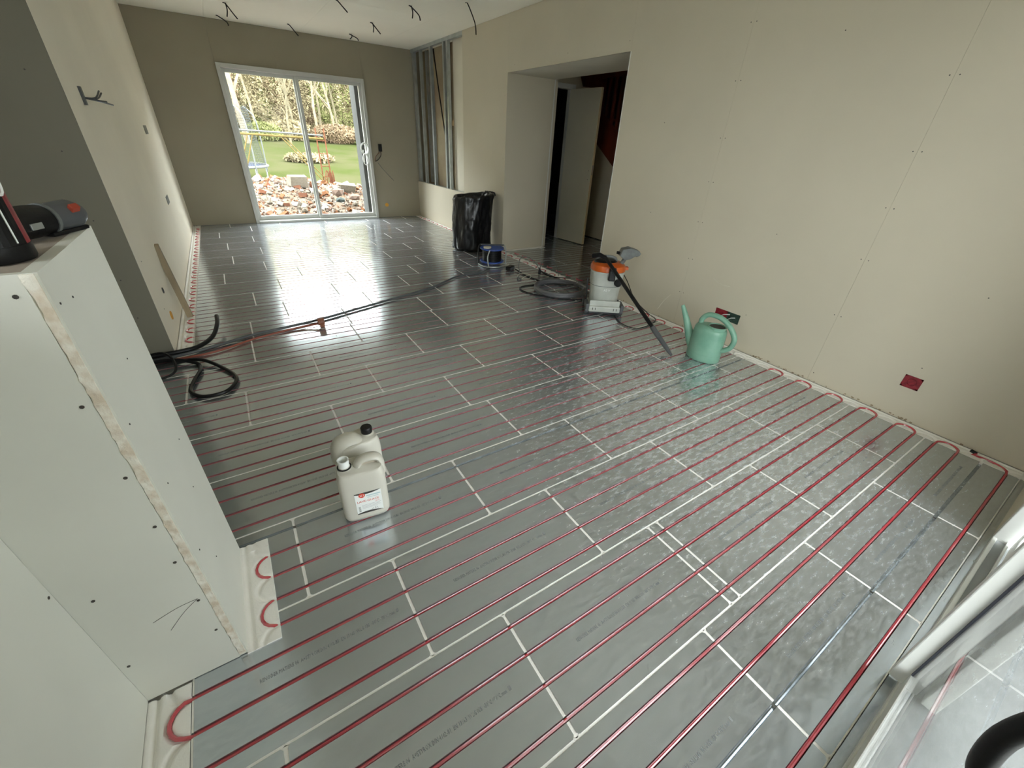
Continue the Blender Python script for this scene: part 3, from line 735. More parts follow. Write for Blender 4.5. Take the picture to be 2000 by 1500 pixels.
MB().obox((.006, 0, 0), (.006, 0, 0), (0, .02, 0), (0, 0, .045)).build('wall_box_rim', M_['dark_grey'], t)
for b in ((.02, .28, .03), (.05, .33, -.03), (.05, .12, -.02), (.03, .14, .035)):
    MB().tube(spline([(.006, 0, -.01), (.05, b[1] * .45, b[2] * .2 - .012), (b[0] + .04, b[1], b[2])], 6), .0045, 6).build('wire', M_['dark_grey'], t)
# black spot cables hanging from the ceiling
random.seed(8)
names = ['forked pair left at the picture top', 'close above the window left corner', 'close above the middle of the window',
         'close above the right end of the window', 'forked pair next nearest the window right end', 'forked pair toward the right wall by the picture top', 'single stub cut by the picture top edge',
         'longest one, nearest the right wall']
for i, (x, y, l, f) in enumerate([(.176, 7.168, .14, 1), (.12, 8.02, .10, 0), (.96, 7.82, .12, 0), (1.80, 7.80, .07, 2), (1.83, 6.80, .11, 1), (1.93, 5.62, .12, 1), (1.21, 6.0, .10, 0), (2.36, 5.05, .26, 0)]):
    t = thing('ceiling_cable', 'black cable end hanging from ceiling, ' + names[i], 'cable', (x, y, H))
    MB().tube(spline([(-.03, 0, -.001), (0, 0, -.012), (.05 + .03 * (i % 2), -.01, -l * .6), (.09, -.02, -l)], 5), .0065, 6).build('cable_end', M_['black'], t)
    if f: MB().tube(spline([(0, 0, -.004), (.0, -.03, -l * .5), (-.02 * f, -.06, -l)], 5), .0065, 6).build('cable_end', M_['black'], t)

# ------------------------------------------------------------------ jerrycans
def jerrycan(loc, rz, label, cap_black, flip=False, with_label=False):
    t = thing('jerrycan', label, 'jerrycan', loc, rz)
    W, D, Hh = .093, .064, .235
    prof = [(.80, .0), (.93, .004), (.985, .018), (1, .04), (1, .19), (.985, .222), (.93, .242), (.84, .252)]
    mb = MB(); n = 40
    vs = []
    for s_, z in prof:
        for k in range(n):
            a = 2 * PI * k / n; c, q = math.cos(a), math.sin(a); e = 2 / 5.0
            vs.append((W * (s_ if s_ > .9 else s_ + .06) * math.copysign(abs(c) ** e, c), D * s_ * math.copysign(abs(q) ** e, q), z))
    fs = [(i * n + k, i * n + (k + 1) % n, (i + 1) * n + (k + 1) % n, (i + 1) * n + k) for i in range(len(prof) - 1) for k in range(n)]
    fs += [tuple(range(n - 1, -1, -1)), tuple((len(prof) - 1) * n + k for k in range(n))]
    mb.add(vs, fs).build('body', M_['jerry'], t, smooth=True, angle=60)
    # grip bridge moulded over the shoulder
    s = -1 if flip else 1
    path = spline([(-s * .010, 0, .236), (-s * .004, 0, .258), (s * .014, 0, .276), (s * .05, 0, .280), (s * .074, 0, .270), (s * .084, 0, .240), (s * .085, 0, .19)], 6)
    if cap_black: path = [Vector((p.x, p.y, p.z - .022)) for p in path]
    hb = MB().tube(path, [.0145 if not cap_black else .027] * len(path), 12)
    hb.v = [(v[0], v[1] * 1.7, v[2]) for v in hb.v]; hb.build('grip', M_['jerry'], t, smooth=True)
    if not cap_black: MB().box(.008, .078, -.007, .007, .232, .268).build('grip_web', M_['jerry_dark'], t)
    MB().lathe([(.030, .244), (.030, .252), (.023, .256), (.0215, .262)], 20, cx=-s * .055).build('neck', M_['jerry'], t, smooth=True)
    if cap_black:
        MB().lathe([(.0235, .258), (.0245, .261), (.0245, .283), (.022, .287), (.0001, .287)], 24, cx=-s * .055).build('cap', M_['black'], t, smooth=True, angle=30)
    else:
        MB().lathe([(.0275, .2555), (.0275, .259)], 20, cx=-s * .055).build('seal_ring', M_['black'], t, smooth=True)
        mb = MB().lathe([(.0205, .259), (.0215, .292), (.0225, .294), (.0185, .294), (.0175, .262)], 24, cx=-s * .055, cap=False)
        mb.build('open_neck', M_['label'], t, smooth=True, angle=30)
        MB().lathe([(.0001, .268), (.0178, .268)], 16, cx=-s * .055, cap=False).build('neck_inside', M_['jerry'], t)
    if with_label:
        lb = thing.__globals__['link']('label', None, None, t); lb.location = (.012, -D * 1.0, .105); lb.rotation_euler = (PI / 2, 0, 0)
        MB().box(-.052, .052, -.058, .058, 0, .0008).build('label_sheet', M_['label'], t).matrix_local = Matrix.Translation((.012, -D - .0002, .098)) @ Matrix.Rotation(PI / 2, 4, 'X')
        bpy.data.objects.remove(lb)
        Lm = Matrix.Translation((.012, -D - .0012, .098)) @ Matrix.Rotation(PI / 2, 4, 'X')
        sheet = [c for c in t.children if c.name.startswith('label_sheet')][0]
        def on(mb_, nm, m):
            o = mb_.build(nm, m, sheet) if isinstance(mb_, MB) else link(nm, mb_, None, sheet); return o
        def crescent(yb_, sg):
            vs = []; N = 16
            for i in range(N + 1):
                x = -.052 + .104 * i / N; th = .011 * math.sin(PI * min(1, (i / N) * .9 + .12)) ** .8
                vs += [(x, yb_, .001), (x, yb_ - sg * th, .001)]
            return MB().add(vs, [(2 * i, 2 * i + 1, 2 * i + 3, 2 * i + 2) for i in range(N)])
        on(crescent(.058, 1), 'print', M_['label_black']); on(crescent(-.058, -1), 'print', M_['label_black'])
        on(MB().lathe([(.0001, .0013), (.0125, .0013)], 24, cx=-.024, cy=.044, cap=False), 'print', M_['label_red'])
        on(MB().box(-.008, .048, .034, .040, .0009, .0011).box(-.004, .04, .0255, .0285, .0009, .0011), 'print', M_['label_blue'])
        on(MB().box(-.03, .046, -.012, -.0105, .0009, .0011).box(-.03, .04, -.018, -.0165, .0009, .0011).box(-.03, .044, -.024, -.0225, .0009, .0011).box(-.03, .030, -.030, -.0285, .0009, .0011), 'print', M_['label_grey'])
        mb = MB()
        for k in range(8): mb.box(-.044, -.036, -.044 + .0038 * k, -.0425 + .0038 * k, .0009, .0011)
        on(mb, 'print', M_['label_black'])
        for body, size, x, y, m in (('X1', .016, -.033, .038, M_['label']), ('LAVE-GLACE', .0152, -.046, .006, M_['label_red']), ('-20°C', .008, .022, -.005, M_['label_red']), ('5 L', .012, .018, -.045, M_['label_black']), ('✓', .014, .004, -.045, M_['label_black'])):
            me = text_mesh(body, size, 'print', m, 0, 2); o = link('print', me, None, sheet); o.location = (x, y, .0015)
    return t
jerrycan((-.186, 1.098, .005), math.radians(-8), 'whitish plastic jerrycan with paper label and uncapped neck, in front of the other', 'j' and False, False, True)
jerrycan((-.155, 1.275, .005), math.radians(12), 'unlabelled whitish jerrycan with black screw cap, behind the labelled one', True, True)

# ------------------------------------------------------------------ watering can
wc = thing('watering_can', 'pale green plastic watering can standing by the right wall', 'watering can', (2.50, 1.325, .004), math.radians(8))
prof = [(.96, .0), (1.0, .006), (1.0, .05)]
for k in range(9):
    z = .055 + k * .018; prof += [(.995 - .012 * k * .3, z), (.975 - .012 * k * .3, z + .009)]
prof += [(.945, .225), (.93, .245), (.86, .262), (.55, .274)]
# oval body, long axis along the room (y)
MB().lathe([(r * .1, z) for r, z in prof], 36, sx=1.0, sy=1.28).build('body', M_['green_can'], wc, smooth=True, angle=50)
MB().lathe([(.058, .250), (.060, .272), (.063, .284), (.057, .284), (.053, .262)], 28, cx=-.01, cy=-.045, sx=1.0, sy=1.05, cap=False).build('filler_rim', M_['green_can'], wc, smooth=True)
MB().lathe([(.0001, .2785), (.055, .2785)], 24, cx=-.01, cy=-.045, cap=False).build('filler_opening', M_['black'], wc)
sp = spline([(0, .075, .05), (0, .125, .11), (0, .165, .175), (0, .205, .25), (0, .255, .335), (0, .266, .352)], 6)
n = len(sp); MB().tube(sp, [.054 - .040 * min(1, (i / (n - 1)) * 1.15) ** .75 for i in range(n)], 14).build('spout', M_['green_can'], wc, smooth=True)
hd = spline([(0, .085, .245), (0, .085, .300), (0, .040, .345), (0, -.05, .345), (0, -.13, .300), (0, -.185, .225), (0, -.175, .150), (0, -.125, .105)], 7)
MB().tube(hd, [.0195] * len(hd), 12).build('handle', M_['green_can'], wc, smooth=True)

# ------------------------------------------------------------------ vacuum cleaner
vc = thing('vacuum_cleaner', 'workshop vacuum cleaner with pale grey tub and orange lid', 'vacuum cleaner', (2.515, 2.50, .004), math.radians(-36))
MB().lathe([(.105, .07), (.125, .075), (.135, .10), (.140, .22), (.150, .30), (.156, .385), (.160, .39), (.160, .40)], 40, sx=1.0, sy=.95, power=2.5).build('tub', M_['vac_body'], vc, smooth=True, angle=35)
MB().lathe([(.1425, .262), (.147, .266), (.1465, .270)], 40, sx=1.0, sy=.95, power=2.5, cap=False).build('tub_seam', M_['grey_tool'], vc)
MB().lathe([(.156, .400), (.162, .403), (.162, .425), (.152, .452), (.120, .470), (.07, .477)], 40, sx=1.0, sy=.95, power=2.4).build('lid', M_['orange'], vc, smooth=True, angle=35)
MB().obox((.155, -.02, .425), (.03, 0, 0), (0, .025, 0), (0, 0, .014)).build('lid_latch', M_['orange'], vc, bevel=.004)
MB().lathe([(.105, .462), (.105, .478), (.09, .492), (.06, .497)], 28, cx=-.03, sx=1.0, sy=.8).build('motor_head', M_['black'], vc, smooth=True, angle=35)
MB().tube(spline([(-.12, .0, .468), (-.10, 0, .508), (-.02, 0, .520), (.05, 0, .508), (.07, 0, .47)], 5), .013, 10).build('carry_handle', M_['grey_tool'], vc, smooth=True)
mb = MB(); mb.box(-.150, .150, -.175, .10, .028, .085); mb.build('chassis', M_['vac_body'], vc, bevel=.012)
MB().box(-.145, .145, -.150, -.125, .05, .135).build('bumper', M_['vac_body'], vc, bevel=.010)
MB().box(-.148, .148, -.168, .10, .012, .030).build('chassis_base', M_['black'], vc)
for sx in (-1, 1):
    for y in (-.13, .10):
        o = MB().tube([(sx * .150, y, .036), (sx * .180, y, .036)], .036, 20).build('wheel', M_['dark_grey'], vc, smooth=True, angle=30)
    MB().obox((sx * .165, -.10, .075), (.016, 0, 0), (0, .075, 0), (0, 0, .03)).build('wheel_guard', M_['dark_grey'], vc, bevel=.008)
    for k in (0, 1):
        MB().tube([(sx * .10 + k * .026 - .013, -.1765, .05), (sx * .10 + k * .026 - .013, -.1765, .072)], .003, 5).build('clip_slot', M_['screw'], vc)
MB().tube([(.085, -.138, .315), (.092, -.158, .315)], .034, 24).build('hose_port', M_['black'], vc, smooth=True, angle=30)
MB().tube([(.088, -.150, .315), (.0905, -.1605, .315)], .022, 24).build('port_hole', M_['black'], vc, smooth=True, angle=30)
MB().obox((.02, -.166, .395), (.032, 0, 0), (0, .014, 0), (0, 0, .062)).build('latch_housing', M_['black'], vc, bevel=.012)
me = text_mesh('AS·V', .030, 'badge', M_['label'], .0006, 2, 'CENTER')
o = link('badge', me, None, vc); o.location = (.0, -.1375, .225); o.rotation_euler = (PI / 2, 0, 0)
MB().tube([(-.158, .03, .05), (-.170, .03, .30)], .008, 6).build('tool_holder', M_['black'], vc)

def W3(x, y, z): return (x, y, z)
wand = thing('vacuum_wand', 'long black vacuum tube leaning from the orange lid down to the floor', 'vacuum tube', (2.30, 1.50, 0))
B0 = Vector((2.285, 1.452, .012)); T0 = Vector((2.395, 2.43, .535))
def rel(p): return Vector(p) - Vector((2.30, 1.50, 0))
dv = T0 - B0
MB().tube([rel(B0 + dv * .20), rel(T0)], .0165, 14).build('tube', M_['black'], wand, smooth=True)
MB().tube([rel(B0 + dv * .165), rel(B0 + dv * .26)], .0215, 14).build('collar', M_['dark_grey'], wand, smooth=True)
pts = [B0 + dv * t for t in (.0, .05, .10, .17)]
MB().tube([rel(p) for p in pts], [.009, .016, .019, .019], 12).build('crevice_nozzle', M_['dark_grey'], wand, smooth=True)
MB().tube([rel(T0), rel(T0 + Vector((-.03, .05, .02))), rel(T0 + Vector((-.06, .11, .0)))], .02, 12).build('bent_grip', M_['black'], wand, smooth=True)
nz = thing('floor_nozzle', 'grey floor nozzle upended on top of the vacuum cleaner', 'nozzle', (2.60, 2.40, .44))
MB().tube(spline([(-.02, .02, .0), (0, 0, .06), (.02, -.01, .10)], 4), .019, 12).build('swivel_neck', M_['grey_tool'], nz, smooth=True)
prof = [(-.055, .115), (-.035, .172), (.03, .188), (.115, .165), (.142, .138), (.125, .118), (.085, .112), (.05, .088), (.0, .075)]
vs = [(u * .86 + q * .51, -u * .51 + q * .86, z - .005) for q in (-.045, .045) for u, z in prof]; k9 = len(prof)
MB().add(vs, [tuple(range(k9)), tuple(range(2 * k9 - 1, k9 - 1, -1))] + [(i, (i + 1) % k9, k9 + (i + 1) % k9, k9 + i) for i in range(k9)]).build('nozzle_head', M_['grey_tool'], nz, bevel=.006)
MB().obox((.105, -.055, .118), (.006, 0, 0), (0, .006, 0), (0, 0, .02)).build('pedal', M_['black'], nz)
MB().obox((-.035, .03, .125), (.012, 0, 0), (0, .03, 0), (0, 0, .012)).build('brush_strip', M_['black'], nz)

def flat_loop(cx, cy, rx_, ry_, z, rot=0, n=48, a0=0, a1=2 * PI, dz=0.0):
    out = []
    for k in range(n + 1):
        a = a0 + (a1 - a0) * k / n; x, y = rx_ * math.cos(a), ry_ * math.sin(a)
        out.append((cx + x * math.cos(rot) - y * math.sin(rot), cy + x * math.sin(rot) + y * math.cos(rot), z + dz * k / n))
    return out
vh = thing('vacuum_hose', 'ribbed grey vacuum hose lying coiled on the floor left of the vacuum', 'hose', (2.50, 3.12, .0))
loop = flat_loop(2.485, 3.13, .27, .27, .022, 0, 90, 0, 4 * PI, .036)
loop += [(2.70, 2.95, .07), (2.66, 2.80, .12), (2.62, 2.68, .22)]
loop = [Vector(p) - Vector((2.5, 3.12, 0)) for p in loop]
sp = []
for a, b in zip(loop[:-1], loop[1:]):
    for k in range(3): sp.append(a.lerp(b, k / 3))
sp.append(loop[-1])
MB().tube(sp, [.0205 if i % 2 else .0185 for i in range(len(sp))], 10).build('ribbed_tube', M_['corr'], vh, smooth=True)
ob = tag(MB().tube(spline([(2.83, 2.84, .007), (2.60, 2.76, .007), (2.35, 2.92, .007), (2.13, 3.20, .007), (2.15, 3.42, .007), (2.42, 3.42, .007), (2.62, 3.32, .007), (2.66, 3.12, .06)], 8), .0065, 8).build('power_cable', M_['black'], None, smooth=True), 'thin black mains cable looping around the coiled vacuum hose', 'cable')
ob = tag(MB().tube(spline([(2.50, 2.30, .007), (2.42, 2.12, .007), (2.45, 1.98, .007), (2.62, 1.98, .007), (2.80, 2.05, .007), (2.86, 2.20, .007), (2.84, 2.38, .10), (2.82, 2.50, .25), (2.68, 2.53, .42)], 8), .0045, 6).build('power_cable', M_['black'], None, smooth=True), 'thin grey mains cable trailing from the vacuum lid down behind its black tube', 'cable')

# ------------------------------------------------------------------ rubbish bag
bag = thing('rubbish_bag', 'bulging shiny black rubbish bag with open top beside the hall opening', 'bag', (2.560, 5.33, .002))
n, m_ = 110, 34; vs = []
prof = [(.0, .0), (.22, .0), (.28, .02)] + [(.285, .02 + .66 * k / 24) for k in range(1, 25)] + [(.292, .71), (.275, .735), (.255, .73), (.24, .69), (.23, .60), (.0, .58)]
for i, (r, z) in enumerate(prof):
    for k in range(n):
        a = 2 * PI * k / n; q = Vector((math.cos(a) * 1.6, math.sin(a) * 1.6, z * 3.2))
        q.z *= .55
        d = .045 * noise.noise(q) + .022 * noise.noise(q * 2.3 + Vector((7, 3, 1))) + .018 * abs(noise.noise(q * 4.5)) + .010 * noise.noise(q * 9 + Vector((2, 9, 4)))
        d *= min(1, r * 6)
        zz = z + (.030 * noise.noise(Vector((math.cos(a) * 2, math.sin(a) * 2, 5))) + .03 * math.cos(a + .5)) * (1 if z > .5 else 0) * min(1, (z - .5) * 6)
        vs.append(((r + d) * math.cos(a), (r + d) * .92 * math.sin(a), zz))
fs = [(i * n + k, i * n + (k + 1) % n, (i + 1) * n + (k + 1) % n, (i + 1) * n + k) for i in range(len(prof) - 1) for k in range(n)]
MB().add(vs, fs).build('bag_film', M_['black_bag'], bag, smooth=True, angle=80)
mb = MB()
for k in range(7):
    a = -.3 + k * .12; mb.tube(spline([(.26 * math.cos(a), .24 * math.sin(a), .70), (.30 * math.cos(a), .28 * math.sin(a), .755), (.315 * math.cos(a), .30 * math.sin(a), .72)], 4), [.022 - .001 * k] * 9, 7)
mb.build('gathered_rim', M_['black_bag'], bag, smooth=True, angle=80)

# ------------------------------------------------------------------ cable reel and leads
rl = thing('cable_reel', 'blue and black cable reel with tubular stand next to the rubbish bag', 'cable reel', (2.36, 4.42, .003), math.radians(-30))
MB().lathe([(.15, .035), (.155, .04), (.155, .05), (.15, .053)], 32).build('lower_flange', M_['blue'], rl, smooth=True, angle=30)
MB().lathe([(.15, .196), (.155, .20), (.155, .212), (.06, .216)], 32).build('upper_flange', M_['blue'], rl, smooth=True, angle=30)
mb = MB()
for k in range(11): mb.tube([(.118 * math.cos(a * PI / 14), .118 * math.sin(a * PI / 14), .060 + k * .0132) for a in range(28)], .0068, 6, closed=True)
mb.build('wound_cable', M_['black'], rl, smooth=True)
MB().lathe([(.104, .05), (.104, .20)], 24).build('drum', M_['black'], rl)
MB().lathe([(.05, .213), (.05, .228), (.03, .232)], 18, cx=-.06, cy=-.04).build('socket_cover', M_['cream_cable'], rl, smooth=True)
for sx in (-1, 1):
    MB().tube(spline([(sx * .175, -.05, .008), (sx * .18, -.05, .10), (sx * .175, -.05, .20), (sx * .165, -.02, .235), (sx * .155, .05, .235)], 5), .008, 8).build('frame_tube', M_['black'] if sx < 0 else M_['steel'], rl, smooth=True)
MB().tube(spline([(-.175, -.05, .010), (-.10, -.17, .010), (.0, -.20, .010), (.10, -.17, .010), (.175, -.05, .010)], 5), .008, 8).build('frame_tube', M_['steel'], rl, smooth=True)
MB().tube(spline([(-.03, -.16, .21), (-.055, -.175, .12), (-.04, -.19, .012)], 5), .008, 8).build('frame_tube', M_['steel'], rl, smooth=True)
MB().tube([(.155, .05, .235), (-.155, .05, .235)], .010, 8).build('frame_grip', M_['dark_grey'], rl, smooth=True)
ad = thing('socket_block', 'black rubber socket block on the floor between reel and coiled hose', 'socket block', (2.43, 4.08, .002), .5)
MB().box(-.06, .06, -.035, .035, 0, .055).build('housing', M_['black'], ad, bevel=.012)
for k in (-1, 0, 1): MB().tube([(k * .036, -.033, .030), (k * .036, -.040, .030)], .017, 14).build('socket_lid', M_['dark_grey'], ad)
ob = tag(MB().tube(spline([(2.48, 4.03, .02), (2.47, 3.80, .008), (2.50, 3.55, .008), (2.60, 3.40, .008), (2.72, 3.30, .008)], 8), .008, 8).build('power_cable', M_['black'], None, smooth=True), 'thick black lead from the socket block toward the coiled hose', 'cable')
pk = thing('upright_lead', 'thin grey lead arching in two loops above the strip, with a dark plug', 'cable', (2.62, 3.80, 0))
MB().tube(spline([(-.16, .10, .006), (-.14, .16, .09), (-.08, .20, .17), (0, .14, .17), (.06, .06, .10), (.07, .0, .03)], 7), .0045, 6).build('lead', M_['grey_tool'], pk, smooth=True)
MB().tube(spline([(.07, .0, .06), (.12, .02, .14), (.18, -.05, .165), (.22, -.12, .13), (.22, -.20, .006)], 7), .0045, 6).build('lead', M_['grey_tool'], pk, smooth=True)
MB().tube([(.07, .0, .004), (.072, .004, .035), (.075, .008, .075)], [.018, .016, .007], 10).build('plug', M_['black'], pk, smooth=True)
MB().tube(spline([(.07, 0, .05), (.10, -.12, .008), (.18, -.25, .006), (.30, -.33, .006)], 7), .006, 6).build('lead', M_['black'], pk, smooth=True)
gl = thing('tangled_wire', 'pale yellow-green wire tangled on the floor beside the socket block', 'wire', (2.36, 3.75, 0))
MB().tube(spline([(-.03, 0, .006), (.02, .06, .02), (.10, .05, .03), (.14, -.03, .02), (.07, -.09, .006), (.0, -.05, .006), (.18, .02, .02), (.26, -.02, .012), (.35, -.12, .006)], 7), .0035, 6).build('strand', M_['cream_cable'], gl, smooth=True)
MB().tube(spline([(-.03, 0, .01), (-.05, -.04, .02), (-.03, -.08, .006)], 5), .009, 6).build('frayed_end', M_['grey_tool'], gl, smooth=True)

# long dark conduit across the floor, and its companions by the left wall
C1 = [(-1.55, 3.10, .014), (-1.25, 3.11, .014), (-.95, 3.10, .014), (-.70, 3.17, .014), (-.446, 3.27, .014), (0.0, 3.36, .014), (.42, 3.50, .014), (.80, 3.63, .014), (1.227, 3.785, .014), (1.50, 3.95, .014), (1.70, 4.06, .014), (2.014, 4.10, .014), (2.20, 4.20, .014)]
tag(MB().tube(spline(C1, 8), .011, 8).build('conduit', M_['dark_grey'], None, smooth=True), 'long dark corrugated conduit crossing the floor from left wall to cable reel', 'conduit')
rc = thing('capped_conduit', 'rust-red conduit ending in a small terracotta cap on the floor', 'conduit', (.04, 3.24, 0))
MB().tube(spline([Vector(p) - Vector((.04, 3.24, 0)) for p in [(-1.5, 3.06, .012), (-1.1, 3.06, .012), (-.75, 3.06, .012), (-.45, 3.19, .012), (-.15, 3.265, .014), (.02, 3.24, .03)]], 8), .008, 8).build('sheath', M_['red_cable'], rc, smooth=True)
MB().tube([(-.03, .0, .045), (.018, .0, .045)], .030, 14).build('end_cap', M_['copper'], rc, smooth=True, angle=30)
MB().box(-.018, .016, -.02, .02, .0, .035).build('cap_foot', M_['copper'], rc, bevel=.004)
sc_ = [(-1.5, 3.09, .038), (-1.1, 3.10, .038), (-.90, 3.12, .036), (-.80, 3.18, .030), (-.72, 3.30, .040), (-.68, 3.45, .075), (-.675, 3.57, .10)]
t = tag(MB().tube(spline(sc_, 7), .0155, 10).build('conduit', M_['black'], None, smooth=True), 'short black conduit with its cut end curling up near the left wall', 'conduit')
lp = [(-1.5, 2.88, .015), (-1.15, 2.97, .015), (-.95, 2.985, .015), (-.80, 2.93, .032), (-.68, 2.78, .015), (-.605, 2.58, .015), (-.66, 2.43, .015), (-.78, 2.42, .015), (-.845, 2.52, .015), (-.83, 2.66, .015), (-.80, 2.80, .015), (-.83, 2.93, .015), (-1.0, 3.0, .04), (-1.3, 3.0, .015), (-1.6, 3.0, .015)]
tag(MB().tube(spline(lp, 8), .012, 8).build('conduit', M_['black'], None, smooth=True), 'black conduit looped in a teardrop on the floor behind the pier', 'conduit')
tag(MB().tube(spline([(-1.6, 3.05, .015), (-1.2, 3.03, .05), (-1.0, 2.99, .10), (-.93, 2.90, .06), (-.96, 2.80, .015), (-1.2, 2.75, .015), (-1.6, 2.8, .015)], 7), .008, 8).build('conduit', M_['black'], None, smooth=True), 'thin black conduit arching close to the foot of the pier', 'conduit')

# leaning plank
pl = tag(MB().obox((-.915, 3.985, .29), (.0, .022, .003), (.020, 0, 0), (-.030, .045, .288)).build('plank', M_['plank'], None, bevel=.002), 'narrow grey-brown wooden plank leaning on the left wall', 'plank')

# white coil by the window
cc = thing('cable_coil', 'small coil of white cable hanging at the right side of the sliding window', 'cable', (1.905, YB - .06, 1.10))
mb = MB()
for k in range(3): mb.tube([(.055 * math.cos(a * PI / 9) * (1 + .12 * k), -.012 * k, .07 + .075 * math.sin(a * PI / 9) * (1 + .1 * k)) for a in range(18)], .007, 6, closed=True)
for k in range(2): mb.tube([(.04 * math.cos(a * PI / 9) * (1 + .2 * k), -.012 * k, -.10 + .085 * math.sin(a * PI / 9)) for a in range(18)], .007, 6, closed=True)
mb.build('cable_turns', M_['label'], cc, smooth=True)
MB().tube([(0, 0, .14), (.0, .05, .15)], .005, 6).build('hook', M_['steel'], cc)

# ------------------------------------------------------------------ things on the pier
cz = thing('spray_can', 'black and red canister standing on top of the near pier', 'can', (-.742, .822, PH + .0005), 0)
mb = MB().lathe([(.056, .0), (.058, .004), (.058, .026)], 36); mb.build('base_rim', M_['black'], cz, smooth=True, angle=30)
n = 36; me_prof = [(.057, .026), (.057, .22), (.05, .235)]
vs = []; fs = []; mi = []
for r, z in me_prof:
    for k in range(n): a = 2 * PI * k / n; vs.append((r * math.cos(a), r * math.sin(a), z))
mb = MB()
for i in range(2):
    for k in range(n):
        a = (k + .5) / n * 360
        mb.add([vs[i * n + k], vs[i * n + (k + 1) % n], vs[(i + 1) * n + (k + 1) % n], vs[(i + 1) * n + k]], [(0, 1, 2, 3)], 1 if (a < 70 or a > 345) else 0)
mb.build('can_wall', [M_['black'], M_['red_box']], cz, smooth=False)
MB().lathe([(.05, .235), (.03, .25), (.02, .27), (.0001, .27)], 24).build('shoulder', M_['black'], cz, smooth=True)
lo = MB().tube([(.0585 * math.cos(-.22 + .20 * math.cos(a * PI / 9)), .0585 * math.sin(-.22 + .20 * math.cos(a * PI / 9)), .125 + .022 * math.sin(a * PI / 9)) for a in range(18)], .0025, 5, closed=True)
lo.build('round_emblem', M_['label'], cz)
MB().tube([(.0585 * math.cos(-.52), .0585 * math.sin(-.52), .03), (.0585 * math.cos(-.52), .0585 * math.sin(-.52), .20)], .0014, 4).build('edge_line', M_['label'], cz)
cdl = thing('cordless_tool', 'dark cordless tool with an orange-red spot lying on the pier top', 'power tool', (-.715, 1.02, PH + .001), math.radians(66))
MB().tube([(-.075, 0, .032), (-.02, 0, .032), (.012, 0, .031)], [.030, .031, .029], 20).build('barrel', M_['black'], cdl, smooth=True, angle=50)
MB().tube([(.010, 0, .031), (.018, 0, .031)], .0315, 20).build('steel_ring', M_['grey_tool'], cdl, smooth=True, angle=30)
MB().tube([(.018, 0, .031), (.045, 0, .031), (.085, 0, .031), (.105, 0, .031)], [.026, .029, .030, .022], 20).build('battery_end', M_['dark_grey'], cdl, smooth=True, angle=50)
MB().obox((.068, -.026, .045), (.012, 0, 0), (0, .0035, .0045), (0, -.004, .007)).build('spot', M_['rust_spot'], cdl, bevel=.002)
MB().obox((-.045, -.030, .028), (.014, 0, 0), (0, .002, 0), (0, 0, .006)).build('steel_clip', M_['steel'], cdl, bevel=.001)
MB().obox((.045, .0, .004), (.05, 0, 0), (0, .022, 0), (0, 0, .004)).build('foot', M_['black'], cdl, bevel=.002)

# ------------------------------------------------------------------ outside
def terr(x, y):
    if y < 13.0: z = -.22
    else: z = -.22 + (y - 13.0) * .085
    return z + .05 * noise.noise(Vector((x * .3, y * .3, 0)))
g = MB(); nx, ny = 60, 60; vs = []
for j in range(ny + 1):
    for i in range(nx + 1):
        x = -40 + 90 * i / nx; y = 8.6 + 30 * (j / ny) ** 1.4; vs.append((x, y, terr(x, y)))
g.add(vs, [(j * (nx + 1) + i, j * (nx + 1) + i + 1, (j + 1) * (nx + 1) + i + 1, (j + 1) * (nx + 1) + i) for j in range(ny) for i in range(nx)])
lawn = g.build('lawn', M_['lawn'], None, smooth=True); lawn['kind'] = 'structure'
g = MB(); vs = []
for j in range(31):
    for i in range(61):
        x = -60 + 2.4 * i; t = j / 30; y = 36 + 34 * t; z = 1.7 + 22 * t ** 1.1 + 1.5 * noise.noise(Vector((x * .12, y * .12, 3)))
        vs.append((x, y, z if j else .8))
g.add(vs, [(j * 61 + i, j * 61 + i + 1, (j + 1) * 61 + i + 1, (j + 1) * 61 + i) for j in range(30) for i in range(60)])
hl = g.build('hillside', M_['hill'], None, smooth=True); hl['kind'] = 'structure'
box('added_sky_blocker', -3.2, 6.4, -2.0, -.76, H + .02, H + .16, M_['masonry'], ceil)  # unseen overhang added to cut sky light through the near door
box('outer_threshold', NX0, NX1, -1.15, -.53, -.05, -.012, M_['render_pale'], w2)
o = box('terrace', -14, 16, -14, -1.16, -.30, -.06, M_['paving']); o['kind'] = 'structure'
o = box('ground', -60, 60, -60, 9.0, -.6, -.31, M_['paving']); o['kind'] = 'structure'
o = box('wall_outside', 1.98, 2.5, 8.72, 9.05, -.3, 3.0, M_['render_white']); o['kind'] = 'structure'

# rubble heap
random.seed(21)
def heap(x, y):
    h = .50 * math.exp(-((x - .6) / 1.5) ** 2 - ((y - 11.6) / 1.3) ** 2) + .28 * math.exp(-((x - 2.6) / 1.2) ** 2 - ((y - 11.0) / 1.0) ** 2)
    return -.22 + h + .10 * min(1, max(0, (y - 8.7) / 1.5)) * math.exp(-((y - 10.8) / 2.4) ** 4) + .04 * noise.noise(Vector((x * 2, y * 2, 1)))
g = MB(); vs = []
for j in range(41):
    for i in range(51):
        x = -2.4 + 7.2 * i / 50; y = 8.62 + 4.9 * j / 40; e = (i in (0, 50) or j == 40)
        vs.append((x, y, -.35 if e else heap(x, y)))
g.add(vs, [(j * 51 + i, j * 51 + i + 1, (j + 1) * 51 + i + 1, (j + 1) * 51 + i) for j in range(40) for i in range(50)])
g.build('rubble_mound', M_['soil'], None, smooth=True)['kind'] = 'structure'
